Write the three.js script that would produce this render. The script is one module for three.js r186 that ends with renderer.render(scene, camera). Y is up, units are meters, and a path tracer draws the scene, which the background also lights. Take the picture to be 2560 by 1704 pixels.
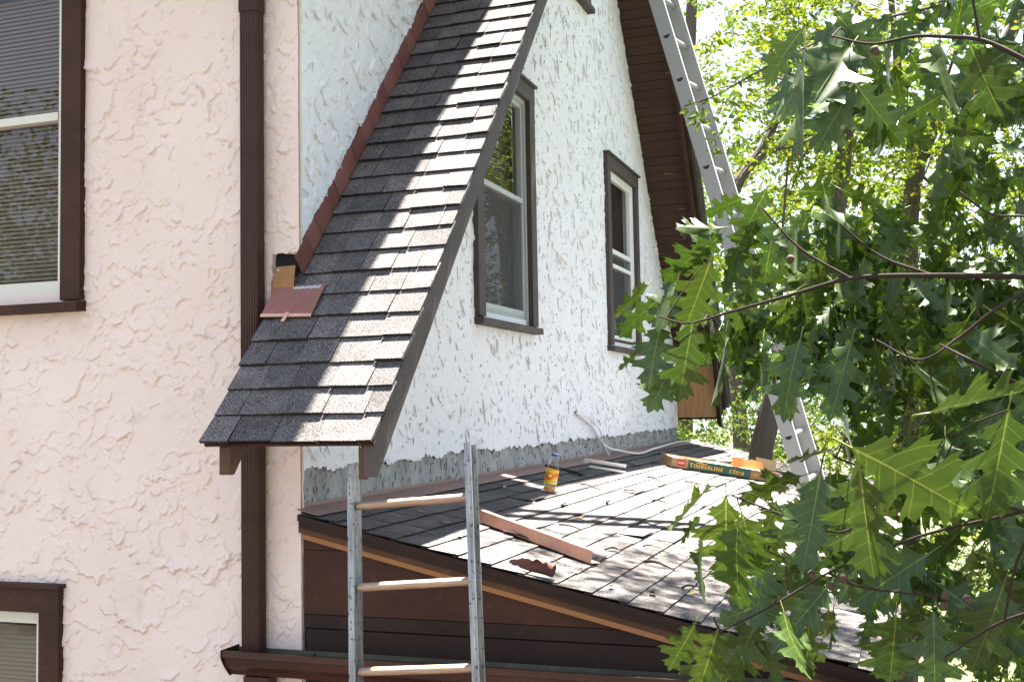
import * as THREE from 'three';
import { mergeGeometries } from 'three/addons/utils/BufferGeometryUtils.js';

// ---------- camera, sky, sun, exposure ----------
const scene = new THREE.Scene();
const camera = new THREE.PerspectiveCamera(33.96, 1024 / 681, 0.1, 400);
camera.position.set(2.496, 4.0, 4.3);
camera.rotation.order = 'YXZ';
const rad = Math.PI / 180;
camera.rotation.set(3.5 * rad, 19.33 * rad, -1.03 * rad);
const renderer = new THREE.WebGLRenderer({ antialias: true });
renderer.setSize(1024, 681);
renderer.toneMapping = THREE.LinearToneMapping;
renderer.toneMappingExposure = 12.5;
renderer.shadowMap.enabled = true;

const SUN = new THREE.Vector3(0.028, Math.sin(70 * rad), -Math.cos(70 * rad)).normalize();
{
  const w = 256, h = 128, d = new Float32Array(w * h * 4);
  for (let j = 0; j < h; j++) for (let i = 0; i < w; i++) {
    const el = (j + 0.5) / h - 0.5;                       // -0.5 below .. 0.5 zenith
    const t = Math.pow(Math.min(1, Math.max(0, el * 2)), 0.55);
    const o = (j * w + i) * 4;
    d[o] = 0.15 * (1 - t) + 0.06 * t;
    d[o + 1] = 0.165 * (1 - t) + 0.085 * t;
    d[o + 2] = 0.19 * (1 - t) + 0.14 * t;
    d[o + 3] = 1;
  }
  const sky = new THREE.DataTexture(d, w, h, THREE.RGBAFormat, THREE.FloatType);
  sky.mapping = THREE.EquirectangularReflectionMapping;
  sky.magFilter = THREE.LinearFilter; sky.minFilter = THREE.LinearFilter;
  sky.needsUpdate = true;
  scene.background = sky; scene.environment = sky;
}
const sun = new THREE.DirectionalLight(new THREE.Color(1, 0.95, 0.87), 4.6);
sun.position.copy(SUN).multiplyScalar(40).add(new THREE.Vector3(0, 4, -3));
sun.target.position.set(0, 4, -3);
sun.castShadow = true;
sun.shadow.radius = 1.2;
Object.assign(sun.shadow.camera, { left: -18, right: 18, top: 18, bottom: -18, near: 1, far: 90 });
sun.shadow.mapSize.set(4096, 4096);
scene.add(sun, sun.target);

// ---------- helpers ----------
let seed = 20240711;
const rnd = () => { seed = (seed * 1664525 + 1013904223) >>> 0; return seed / 4294967296; };
const rr = (a, b) => a + (b - a) * rnd();
const V = (x, y, z) => new THREE.Vector3(x, y, z);
const taken = new Map();
function numbered(n) { const k = taken.get(n) || 0; taken.set(n, k + 1); return k ? `${n}_${String(k).padStart(3, '0')}` : n; }
function mesh(name, geo, mat, parent) {
  const m = new THREE.Mesh(geo, mat); m.name = parent === scene ? numbered(name) : name;
  m.castShadow = m.receiveShadow = true; (parent || scene).add(m); return m;
}
function group(name, parent, pos) { const g = new THREE.Group(); g.name = parent === scene ? numbered(name) : name; if (pos) g.position.set(...pos); parent.add(g); return g; }
function tag(o, label, category, grp, kind) { o.userData.label = label; o.userData.category = category; if (grp) o.userData.group = grp; if (kind) o.userData.kind = kind; return o; }
function box(x0, x1, y0, y1, z0, z1) {                                   // box between limits, uv in metres
  const g = new THREE.BoxGeometry(x1 - x0, y1 - y0, z1 - z0); g.translate((x0 + x1) / 2, (y0 + y1) / 2, (z0 + z1) / 2);
  metreUV(g); return g;
}
function metreUV(g) {
  const p = g.attributes.position, n = g.attributes.normal, uv = new Float32Array(p.count * 2);
  for (let i = 0; i < p.count; i++) {
    const ax = Math.abs(n.getX(i)), ay = Math.abs(n.getY(i)), az = Math.abs(n.getZ(i));
    if (ax >= ay && ax >= az) { uv[2 * i] = p.getZ(i); uv[2 * i + 1] = p.getY(i); }
    else if (ay >= az) { uv[2 * i] = p.getX(i); uv[2 * i + 1] = p.getZ(i); }
    else { uv[2 * i] = p.getX(i); uv[2 * i + 1] = p.getY(i); }
  }
  g.setAttribute('uv', new THREE.BufferAttribute(uv, 2));
}
const merge = (list) => mergeGeometries(list.map((g) => { const q = g.index ? g.toNonIndexed() : g; for (const k of Object.keys(q.attributes)) if (!['position', 'normal', 'uv', 'color'].includes(k)) q.deleteAttribute(k); return q; }));
function hexa(c, cols) {                                                  // 8 corners: 0-3 bottom loop, 4-7 top loop; flat normals
  const f = [[4, 5, 6, 7], [3, 2, 1, 0], [0, 1, 5, 4], [1, 2, 6, 5], [2, 3, 7, 6], [3, 0, 4, 7]];
  const pos = [], uv = [], col = [];
  f.forEach((q, k) => {
    for (const i of [q[0], q[1], q[2], q[0], q[2], q[3]]) {
      pos.push(c[i][0], c[i][1], c[i][2]);
      uv.push(c[i][3] ?? c[i][0] + c[i][2], c[i][4] ?? c[i][1]);
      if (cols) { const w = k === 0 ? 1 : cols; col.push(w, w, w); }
    }
  });
  const g = new THREE.BufferGeometry();
  g.setAttribute('position', new THREE.Float32BufferAttribute(pos, 3));
  g.setAttribute('uv', new THREE.Float32BufferAttribute(uv, 2));
  if (cols) g.setAttribute('color', new THREE.Float32BufferAttribute(col, 3));
  g.computeVertexNormals(); return g;
}
function tube(pts, r0, r1, seg = 14, rad_ = 7) {                          // tapered tube through points
  const curve = new THREE.CatmullRomCurve3(pts.map((p) => V(...p)), false, 'centripetal');
  const fr = curve.computeFrenetFrames(seg, false), pos = [], uv = [], idx = [], nor = [];
  const L = curve.getLength();
  for (let i = 0; i <= seg; i++) {
    const t = i / seg, p = curve.getPointAt(t), r = r0 + (r1 - r0) * t;
    for (let j = 0; j <= rad_; j++) {
      const a = j / rad_ * Math.PI * 2, n = fr.normals[i].clone().multiplyScalar(Math.cos(a)).addScaledVector(fr.binormals[i], Math.sin(a));
      pos.push(p.x + n.x * r, p.y + n.y * r, p.z + n.z * r); nor.push(n.x, n.y, n.z); uv.push(j / rad_ * 6.28 * r0, t * L);
      if (i < seg && j < rad_) { const a0 = i * (rad_ + 1) + j, b0 = a0 + rad_ + 1; idx.push(a0, a0 + 1, b0, b0, a0 + 1, b0 + 1); }
    }
  }
  const g = new THREE.BufferGeometry();
  g.setAttribute('position', new THREE.Float32BufferAttribute(pos, 3)); g.setAttribute('normal', new THREE.Float32BufferAttribute(nor, 3)); g.setAttribute('uv', new THREE.Float32BufferAttribute(uv, 2));
  g.setIndex(idx); return g;
}
// ---------- procedural textures ----------
function hash(x, y, s) { let h = (x * 374761393 + y * 668265263 + s * 1442695041) | 0; h = Math.imul(h ^ (h >>> 13), 1274126177); h ^= h >>> 16; return (h >>> 0) / 4294967296; }
function vnoise(u, v, px, py, s) {                                        // tileable value noise, u,v in cells
  const x = Math.floor(u), y = Math.floor(v), fx = u - x, fy = v - y;
  const a = fx * fx * (3 - 2 * fx), b = fy * fy * (3 - 2 * fy);
  const X = ((x % px) + px) % px, Y = ((y % py) + py) % py, X1 = (X + 1) % px, Y1 = (Y + 1) % py;
  const p = hash(X, Y, s), q = hash(X1, Y, s), r = hash(X, Y1, s), t = hash(X1, Y1, s);
  return p + (q - p) * a + (r - p) * b + (p - q - r + t) * a * b;
}
function fbm(u, v, cx, cy, oct, s) { let t = 0, a = 0.5, n = 0; for (let o = 0; o < oct; o++) { t += a * vnoise(u * cx, v * cy, cx, cy, s + o * 17); n += a; a *= 0.55; cx *= 2; cy *= 2; } return t / n; }
function tex(w, h, fn, opt = {}) {
  const d = new Uint8Array(w * h * 4);
  for (let j = 0; j < h; j++) for (let i = 0; i < w; i++) {
    const c = fn(i / w, j / h, i, j), o = (j * w + i) * 4;
    if (typeof c === 'number') { d[o] = d[o + 1] = d[o + 2] = Math.max(0, Math.min(255, c * 255)); }
    else { d[o] = Math.max(0, Math.min(255, c[0] * 255)); d[o + 1] = Math.max(0, Math.min(255, c[1] * 255)); d[o + 2] = Math.max(0, Math.min(255, c[2] * 255)); }
    d[o + 3] = 255;
  }
  const t = new THREE.DataTexture(d, w, h, THREE.RGBAFormat);
  t.magFilter = THREE.LinearFilter; t.minFilter = THREE.LinearMipmapLinearFilter; t.generateMipmaps = true;
  t.wrapS = t.wrapT = THREE.RepeatWrapping; if (opt.srgb) t.colorSpace = THREE.SRGBColorSpace;
  if (opt.tile) t.repeat.set(1 / opt.tile[0], 1 / opt.tile[1]);
  t.needsUpdate = true; return t;
}
const mat = (r, g, b, rough = 0.8, extra = {}) => { const m = new THREE.MeshPhysicalMaterial({ roughness: rough, ...extra }); m.color.setRGB(r, g, b); return m; };
const lin = (v) => v <= 0.0031308 ? v * 12.92 : 1.055 * Math.pow(v, 1 / 2.4) - 0.055;

const T = {
  sand: tex(512, 512, (u, v, i, j) => 0.5 * fbm(u, v, 60, 60, 3, 95) + 0.3 * vnoise(u * 200, v * 200, 200, 200, 97) + 0.2 * hash(i, j, 98), { tile: [0.8, 0.8] }),
  warmLightTint: tex(512, 512, (u, v) => { const a = fbm(u, v, 5, 5, 5, 301) - 0.5, b = Math.max(0, fbm(u, v, 30, 34, 3, 333) - 0.7) * 0.5; return [lin(0.675 + 0.07 * a - b * 0.7), lin(0.545 + 0.08 * a - b * 0.62), lin(0.48 + 0.09 * a - b * 0.55)]; }, { tile: [2.3, 2.3], srgb: true }),  // cream stucco paint with warm bounce light tinted into it
  coolLightTint: tex(512, 512, (u, v) => { const a = fbm(u, v, 5, 5, 5, 401) - 0.5, b = Math.max(0, fbm(u, v, 40, 26, 3, 433) - 0.7) * 0.6; return [lin(0.72 + 0.05 * a - b * 0.8), lin(0.715 + 0.05 * a - b * 0.8), lin(0.74 + 0.06 * a - b * 0.8)]; }, { tile: [2.1, 2.1], srgb: true }),  // the same cream paint, with cool sky light tinted into it
  cement: tex(512, 512, (u, v) => { const a = fbm(u, v, 8, 8, 5, 501), b = fbm(u, v, 50, 16, 3, 510); const k = 0.2 + 0.2 * a + (b > 0.66 ? -0.07 : 0); return [lin(k), lin(k * 1.0), lin(k * 0.98)]; }, { tile: [0.9, 0.9], srgb: true }),
  cementBump: tex(512, 512, (u, v) => 0.6 * fbm(u, v, 40, 13, 3, 520) + 0.3 * fbm(u, v, 9, 9, 3, 530) + 0.1 * hash(Math.floor(u * 512), Math.floor(v * 512), 3), { tile: [0.9, 0.9] }),
  granule: tex(512, 512, (u, v, i, j) => { const a = fbm(u, v, 6, 6, 3, 601), g = vnoise(u * 170, v * 170, 170, 170, 607), h = hash(i, j, 12); let k = 0.6 + 0.22 * (a - 0.5) + 0.75 * (g - 0.5) + 0.4 * (h - 0.5); const t = hash(i >> 1, j >> 1, 9); return [k * (1 + 0.06 * t), k, k * (1.02 - 0.06 * t)].map((x) => Math.min(1, Math.max(0.05, x))); }, { tile: [0.45, 0.45], srgb: true }),
  granuleBump: tex(512, 512, (u, v, i, j) => 0.7 * vnoise(u * 256, v * 256, 256, 256, 607) + 0.3 * hash(i, j, 4), { tile: [0.45, 0.45] }),
  wood: tex(256, 512, (u, v) => { const w = fbm(u, v, 28, 3, 4, 701); return 0.5 + 0.5 * (w - 0.5) + 0.12 * (fbm(u, v, 90, 5, 2, 720) - 0.5); }, { tile: [0.35, 1.4] }),
  brownPaint: tex(256, 256, (u, v) => { const a = fbm(u, v, 5, 9, 4, 741) - 0.5, s = fbm(u, v, 26, 26, 2, 755) > 0.78 ? 0.12 : 0; const k = 0.86 + 0.3 * a + s; return [k, k * 0.99, k * 0.97].map((x) => Math.min(1, x)); }, { tile: [0.8, 0.8], srgb: true }),
  plywood: tex(256, 256, (u, v) => { const w = u * 5 + 3.4 * fbm(u, v, 3, 2, 3, 760); const k = 0.5 + 0.5 * Math.sin(w * 6.283) + 0.8 * (fbm(u, v, 20, 4, 3, 771) - 0.5); return [lin(0.36 + 0.05 * k), lin(0.185 + 0.035 * k), lin(0.075 + 0.02 * k)]; }, { tile: [0.5, 0.9], srgb: true }),
  copper: tex(256, 256, (u, v) => { const a = fbm(u, v, 6, 6, 4, 801), b = fbm(u, v, 16, 5, 3, 820); return [0.84 + 0.14 * (a - 0.5), 0.83 + 0.18 * (b - 0.5), 0.82 + 0.18 * (a - 0.5)]; }, { tile: [0.3, 0.3], srgb: true }),
  smudge: tex(256, 256, (u, v) => { const a = fbm(u, v, 12, 4, 4, 861); return 0.55 + 0.7 * (a - 0.5); }, { tile: [0.25, 0.6] }),
  oldMetal: tex(256, 256, (u, v) => { const a = fbm(u, v, 20, 5, 4, 871), d = fbm(u, v, 14, 30, 3, 880) > 0.7 ? -0.28 : 0; const k = 0.8 + 0.4 * (a - 0.5) + d; return [k, k, k]; }, { tile: [0.2, 0.5], srgb: true }),
  bark: tex(256, 512, (u, v) => { const w = fbm(u, v, 20, 4, 4, 901); return 0.25 + 0.9 * (w - 0.3); }, { tile: [0.6, 1.2] }),
};
const M = {
  warmTinted: mat(1, 1, 1, 0.92, { map: T.warmLightTint, bumpMap: T.sand, bumpScale: 0.0022 }),
  white: mat(1, 1, 1, 0.92, { map: T.coolLightTint, bumpMap: T.sand, bumpScale: 0.003 }),
  cement: mat(1, 1, 1, 0.95, { map: T.cement, bumpMap: T.cementBump, bumpScale: 0.006 }),
  felt: mat(0.012, 0.011, 0.01, 0.95),
  brown: mat(0.058, 0.022, 0.0135, 0.7, { specularIntensity: 0.5, map: T.brownPaint, bumpMap: T.wood, bumpScale: 0.0012 }),
  brownDark: mat(0.03, 0.014, 0.01, 0.7, { specularIntensity: 0.5, map: T.brownPaint, bumpMap: T.wood, bumpScale: 0.0015 }),
  brownGrey: mat(0.075, 0.058, 0.055, 0.7, { map: T.brownPaint, bumpMap: T.wood, bumpScale: 0.0025 }),
  brownMetal: mat(0.06, 0.022, 0.016, 0.5, { specularIntensity: 0.6, map: T.brownPaint }),
  olive: mat(0.1, 0.095, 0.06, 0.6, { map: T.brownPaint }),
  soffit: mat(0.05, 0.019, 0.013, 0.75, { map: T.brownPaint, bumpMap: T.wood, bumpScale: 0.003 }),
  rawWood: mat(0.26, 0.115, 0.04, 0.8, { bumpMap: T.wood, bumpScale: 0.002 }),
  stainWood: mat(0.1, 0.045, 0.02, 0.85, { map: T.brownPaint, bumpMap: T.wood, bumpScale: 0.003 }),
  plywood: mat(1, 1, 1, 0.8, { map: T.plywood }),
  sash: mat(0.56, 0.53, 0.46, 0.55), sashAlu: mat(0.42, 0.44, 0.45, 0.4, { metalness: 0.2 }), sashWhite: mat(0.72, 0.73, 0.74, 0.4), sashGrey: mat(0.33, 0.36, 0.34, 0.5),
  glass: mat(1, 1, 1, 0.0, { transmission: 1, thickness: 0, ior: 1.75, clearcoat: 1, clearcoatRoughness: 0 }), frontGlass: mat(1, 1, 1, 0.0, { transmission: 1, thickness: 0, ior: 1.48 }),
  screen: mat(0.05, 0.05, 0.055, 0.8, { transparent: true, opacity: 0.55 }),
  blind: mat(0.15, 0.112, 0.08, 0.7), roomDark: mat(0.12, 0.1, 0.08, 0.9),
  copperDull: mat(0.36, 0.15, 0.12, 0.5, { map: T.copper, metalness: 0.15 }),
  copperNew: mat(0.85, 0.47, 0.33, 0.42, { map: T.copper, metalness: 0.25 }),
  copperBrown: mat(0.36, 0.17, 0.055, 0.55, { map: T.copper, metalness: 0.3 }),
  solder: mat(0.62, 0.64, 0.68, 0.3, { metalness: 0.9, bumpMap: T.smudge, bumpScale: 0.004 }),
  ladder: mat(0.42, 0.42, 0.42, 0.5, { map: T.oldMetal, metalness: 0.55 }),
  rung: mat(0.62, 0.43, 0.3, 0.55, { map: T.oldMetal, metalness: 0.35 }),
  ladderNew: mat(0.36, 0.365, 0.36, 0.5, { metalness: 0.35 }),
  steel: mat(0.6, 0.62, 0.66, 0.28, { metalness: 0.9 }),
  black: mat(0.015, 0.015, 0.016, 0.6),
  bark: mat(0.085, 0.068, 0.052, 0.95, { bumpMap: T.bark, bumpScale: 0.03 }),
  twig: mat(0.03, 0.02, 0.016, 0.9, { specularIntensity: 0.3 }),
  cableWhite: mat(0.7, 0.69, 0.67, 0.5),
};
M.shingle = [[0.112, 0.105, 0.103], [0.132, 0.121, 0.117], [0.088, 0.082, 0.081], [0.148, 0.134, 0.129], [0.112, 0.1, 0.096]].map((c) => mat(c[0] * 2.1, c[1] * 2.1, c[2] * 2.1, 0.95, { map: T.granule, bumpMap: T.granuleBump, bumpScale: 0.0022, vertexColors: true }));
M.slab = mat(0.24, 0.23, 0.235, 0.95, { map: T.granule });
// ---------- the setting ----------
{
  const g = new THREE.PlaneGeometry(360, 360); g.rotateX(-Math.PI / 2);
  const uv = g.attributes.uv; for (let i = 0; i < uv.count; i++) uv.setXY(i, uv.getX(i) * 360, uv.getY(i) * 360);
  const t = tex(512, 512, (u, v) => { const a = fbm(u, v, 9, 9, 5, 1001), b = fbm(u, v, 60, 60, 2, 1010); return [lin(0.03 + 0.035 * a), lin(0.036 + 0.035 * b), lin(0.015 + 0.015 * a)]; }, { tile: [5, 5], srgb: true });
  const m = mesh('ground', g, mat(1, 1, 1, 1, { map: t }), scene); tag(m, 'green yard ground below the house', 'ground', null, 'structure');
  const pave = tex(512, 512, (u, v) => { const a = fbm(u, v, 8, 8, 5, 1101), b = fbm(u, v, 80, 80, 2, 1110); const k = 0.85 + 0.3 * (a - 0.5) + 0.12 * (b - 0.5); return [lin(0.075 * k), lin(0.058 * k), lin(0.045 * k)]; }, { tile: [3, 3], srgb: true });
  const p = mesh('bounce_paving', box(-9, 8.5, 0.004, 0.06, 0.2, 17), mat(1, 1, 1, 0.95, { map: pave }), scene);  // unseen paving, added for the light it bounces onto the front wall
  tag(p, 'unseen brown paving added to tune the light bounced onto the front wall', 'bounce_paving', null, 'structure');
}

// ---------- the house ----------
const house = group('stucco_house', scene);
tag(house, 'stucco house with front wall tinted for warm bounce light, white gable wall and brown trim', 'house');
const SL = 1.14, RA = Math.atan(SL), cA = Math.cos(RA), sA = Math.sin(RA), K0 = 4.566;
const roofY = (z) => K0 - SL * z;                            // near roof plane, top of the shingles
const FAR = (z) => 5.404 + 1.385 * (z + 7.924);              // far roof soffit plane
const APZ = -4.68;                                           // ridge
const WB = -8.6;                                             // far corner of the gable wall
const dormY = (z) => 6.72 - 0.62 * (z - 0.45);               // underside of the dormer roof

// windows: limits along the wall (u) and height, outer edge of the casing
const winA = [{ u0: -2.62, u1: -1.16, y0: 4.5, y1: 6.33 }, { u0: -2.7, u1: -1.27, y0: 1.45, y1: 3.2 }];
const winB = [{ u0: 2.128, u1: 3.31, y0: 4.53, y1: 6.32 }, { u0: 5.42, u1: 6.66, y0: 4.51, y1: 6.305 }, { u0: 3.75, u1: 4.98, y0: 7.44, y1: 9.0 }];
const CAS = 0.115;                                           // casing width
const rectPath = (w, e) => { const p = new THREE.Path(); p.moveTo(w.u0 + e, w.y0 + e); p.lineTo(w.u1 - e, w.y0 + e); p.lineTo(w.u1 - e, w.y1 - e); p.lineTo(w.u0 + e, w.y1 - e); p.closePath(); return p; };
function rough(a, b, step, amp, s) {                         // points from a to b with a broken edge
  const L = Math.hypot(b[0] - a[0], b[1] - a[1]), n = Math.max(1, Math.round(L / step)), o = [], nx = -(b[1] - a[1]) / L, ny = (b[0] - a[0]) / L;
  for (let i = 0; i < n; i++) { const t = i / n, k = i ? amp * (2 * fbm(t * L / 3.1, 0.37, 40, 7, 3, s) - 1 + 0.5 * (rnd() - 0.5)) : 0; o.push([a[0] + (b[0] - a[0]) * t + nx * k, a[1] + (b[1] - a[1]) * t + ny * k]); }
  return o;
}
const shapeOf = (pts, holes = []) => { const s = new THREE.Shape(pts.map((p) => new THREE.Vector2(p[0], p[1]))); s.holes.push(...holes); return s; };
const ext = (s, d) => new THREE.ExtrudeGeometry(s, { depth: d, bevelEnabled: false });
const onB = (g, x) => { g.rotateY(Math.PI / 2); g.translate(x, 0, 0); return g; };   // shape drawn in (-z, y), extruded towards +x

// front wall (plane z = 0): sheathing, then the coat, warm bounce light tinted in, with the broken-out hole at the roof corner
{
  const wallHoles = winA.map((w) => rectPath(w, CAS - 0.02));
  const g = ext(shapeOf([[-8, 0], [-0.03, 0], [-0.03, dormY(0) - 0.02], [-8, dormY(0) - 0.02]], wallHoles), 0.17); g.translate(0, 0, -0.2);
  mesh('sheathing', g, M.felt, house);
  const edge = [[-8, 0], [0, 0], ...rough([0, 0.02], [0, 4.36], 0.03, 0.006, 11), [-0.02, 4.375], [-0.175, 4.36], [-0.16, 4.43], ...rough([-0.152, 4.43], [-0.135, 4.7], 0.02, 0.009, 12),
    ...rough([-0.132, 4.712], [0.0, 4.7], 0.02, -0.006, 13), ...rough([0, 4.715], [0, dormY(0) - 0.02], 0.04, 0.003, 14), [0, dormY(0) - 0.02], [-8, dormY(0) - 0.02]];
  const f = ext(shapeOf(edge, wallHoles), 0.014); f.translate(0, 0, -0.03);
  const fw = mesh('front_wall', f, M.warmTinted, house); fw.userData.label = 'stucco front wall tinted with warm bounce light';
}
// gable wall (plane x = 0)
{
  const holes = winB.map((w) => rectPath(w, CAS - 0.02));
  const outline = [[0.2, 0], [-WB, 0], [-WB, FAR(WB) - 0.02], [-APZ, roofY(APZ) - 0.2], [0.2, roofY(-0.2) - 0.2]];
  mesh('sheathing', onB(ext(shapeOf(outline, holes), 0.165), -0.2), M.felt, house);
  // grey cement base coat and the white coat over it with a ragged lower edge
  mesh('cement_base', onB(ext(shapeOf([[0.035, 0], [-WB, 0], [-WB, 3.9], ...rough([-WB, 3.9], [0.035, 3.9], 0.2, 0.01, 20), [0.035, 3.9]]), 0.018), -0.035), M.cement, house).userData.label = 'bare grey cement band at the foot of the white wall';
  const low = rough([0.032, 3.82], [-WB, 3.82], 0.05, 0.01, 21);
  const top = [[-WB, 3.82], [-WB, FAR(WB) - 0.02], [-APZ, roofY(APZ) - 0.2], [0.032, roofY(-0.032) - 0.12]];
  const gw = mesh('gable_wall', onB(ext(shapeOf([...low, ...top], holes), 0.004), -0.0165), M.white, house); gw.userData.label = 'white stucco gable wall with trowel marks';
  // wall above the roof strip (side of the dormer)
  const up = [...rough([0.032, roofY(-0.032) + 0.157], [4.2, roofY(-4.2) + 0.157], 0.03, 0.007, 22), [4.2, dormY(-4.2) - 0.02], [0.032, dormY(-0.032) - 0.02]];
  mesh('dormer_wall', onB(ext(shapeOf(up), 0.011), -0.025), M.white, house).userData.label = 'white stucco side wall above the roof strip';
  mesh('dormer_sheathing', onB(ext(shapeOf([[0.2, roofY(-0.2) - 0.18], [4.6, roofY(-4.6) - 0.18], [4.6, dormY(-4.6) - 0.02], [0.2, dormY(-0.2) - 0.02]]), 0.1), -0.132), M.felt, house);
  // the walls that close the house
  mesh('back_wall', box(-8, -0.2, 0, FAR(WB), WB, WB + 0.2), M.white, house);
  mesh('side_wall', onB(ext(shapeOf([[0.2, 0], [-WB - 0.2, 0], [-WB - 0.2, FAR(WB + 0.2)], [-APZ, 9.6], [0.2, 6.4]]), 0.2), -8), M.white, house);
  mesh('floor', merge([box(-7.8, -0.2, 3.45, 3.6, WB + 0.2, -0.2), box(-7.8, -0.2, 6.75, 6.85, WB + 1.2, -0.2)]), M.roomDark, house);
}
// trowel marks: tongues of plaster standing proud of the coat, many hundreds, real relief
function ridgeGeo(len, w, h, bend, under, n, s) {
  const pos = [], c = (i) => { const t = i / n - 0.5, a = t * bend; return [t * len, -bend * len * (0.25 - t * t) * 0.9 + (hash(i, s, 5) - 0.5) * len * 0.11]; };
  const sec = [];
  for (let i = 0; i <= n; i++) {
    const [x, y] = c(i), e = Math.pow(Math.sin(Math.PI * i / n), 0.6), hh = h * e * (0.7 + 0.6 * hash(i, s, 7)), ww = w * e * (0.6 + 0.8 * hash(i, s, 8)) + 0.002;
    sec.push([[x, y + ww, -0.001], [x, y + ww * 0.3, hh * 0.65], [x, y - under * e, hh], [x, y, -0.002]]);
  }
  for (let i = 0; i < n; i++) for (let k = 0; k < 3; k++) { const a = sec[i][k], b = sec[i + 1][k], d = sec[i][k + 1], e = sec[i + 1][k + 1]; pos.push(...a, ...d, ...b, ...b, ...d, ...e); }
  const g = new THREE.BufferGeometry(); g.setAttribute('position', new THREE.Float32BufferAttribute(pos, 3));
  const uv = new Float32Array(pos.length / 3 * 2); for (let i = 0; i < uv.length / 2; i++) { uv[2 * i] = pos[3 * i]; uv[2 * i + 1] = pos[3 * i + 1]; } g.setAttribute('uv', new THREE.BufferAttribute(uv, 2));
  g.computeVertexNormals(); return g;
}
const plainWhite = mat(0.7, 0.695, 0.71, 0.92), plainCement = mat(0.27, 0.27, 0.265, 0.95);
function scatterRidges(name, count, geos, material, place, parent) {
  const per = Math.ceil(count / geos.length), o = new THREE.Object3D(); o.rotation.order = 'YXZ';
  for (const g of geos) {
    const im = new THREE.InstancedMesh(g, material, per); im.name = name; im.castShadow = im.receiveShadow = true; im.userData.kind = 'stuff';
    for (let i = 0; i < per; i++) { place(o); o.updateMatrix(); im.setMatrixAt(i, o.matrix); }
    parent.add(im);
  }
}
// trowelled relief: overlapping smears of plaster, each with a raised lip where the trowel stopped
function smearField(w, h, step, count, o) {
  const nx = Math.ceil(w / step) + 1, ny = Math.ceil(h / step) + 1, H = new Float32Array(nx * ny);
  for (let k = 0; k < count; k++) {
    const big = rnd() < o.bigShare, cx = rr(0, w), cy = rr(0, h), ang = o.ang + (rnd() < 0.85 ? rr(-o.spread, o.spread) : rr(-3.1, 3.1)), a = big ? rr(o.a[0], o.a[1]) : rr(o.s[0], o.s[1]), b = a * rr(o.asp[0], o.asp[1]);
    const lip = (big ? 1 : 0.75) * rr(o.lip[0], o.lip[1]) * (rnd() < 0.55 ? 1 : 0.25), level = rr(-o.level, o.level), tilt = rr(-0.4, 1) * o.level, ca = Math.cos(ang), sa = Math.sin(ang), R = Math.max(a, b) * 1.25;
    const i0 = Math.max(0, Math.floor((cx - R) / step)), i1 = Math.min(nx - 1, Math.ceil((cx + R) / step)), j0 = Math.max(0, Math.floor((cy - R) / step)), j1 = Math.min(ny - 1, Math.ceil((cy + R) / step));
    for (let j = j0; j <= j1; j++) for (let i = i0; i <= i1; i++) {
      const dx = i * step - cx, dy = j * step - cy, u = (dx * ca + dy * sa) / a, v = (-dx * sa + dy * ca) / b;
      const r = Math.hypot(u, v) + 0.42 * (vnoise((i * step) * 34, (j * step) * 34, 4096, 4096, 7 + k % 5) - 0.5) + 0.16 * (vnoise((i * step) * 95, (j * step) * 95, 4096, 4096, 3) - 0.5);
      if (r > 1) continue;
      const e = Math.max(0, (r - 0.6) / 0.4), f = Math.max(0, u) , al = Math.min(1, (1 - r) / o.soft);
      const t = level + tilt * u + lip * e * e * f; H[j * nx + i] += (t - H[j * nx + i]) * al;
    }
  }
  return (x, y) => { const fx = Math.min(nx - 1.001, Math.max(0, x / step)), fy = Math.min(ny - 1.001, Math.max(0, y / step)), i = Math.floor(fx), j = Math.floor(fy), a = fx - i, b = fy - j, q = j * nx + i; return (H[q] * (1 - a) + H[q + 1] * a) * (1 - b) + (H[q + nx] * (1 - a) + H[q + nx + 1] * a) * b; };
}
function sheet(us, ys, point, keep) {                        // surface over a grid, cells dropped where there is no plaster
  const nu = us.length, ny = ys.length, id = new Int32Array(nu * ny).fill(-1), pos = [], uv = [], idx = [];
  const vert = (i, j) => { const q = j * nu + i; if (id[q] < 0) { id[q] = pos.length / 3; pos.push(...point(us[i], ys[j])); uv.push(us[i], ys[j]); } return id[q]; };
  for (let j = 0; j < ny - 1; j++) for (let i = 0; i < nu - 1; i++) { if (!keep((us[i] + us[i + 1]) / 2, (ys[j] + ys[j + 1]) / 2)) continue; const a = vert(i, j), b = vert(i + 1, j), c = vert(i + 1, j + 1), d = vert(i, j + 1); idx.push(a, b, c, a, c, d); }
  const g = new THREE.BufferGeometry(); g.setAttribute('position', new THREE.Float32BufferAttribute(pos, 3)); g.setAttribute('uv', new THREE.Float32BufferAttribute(uv, 2)); g.setIndex(idx); g.computeVertexNormals(); return g;
}
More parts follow.
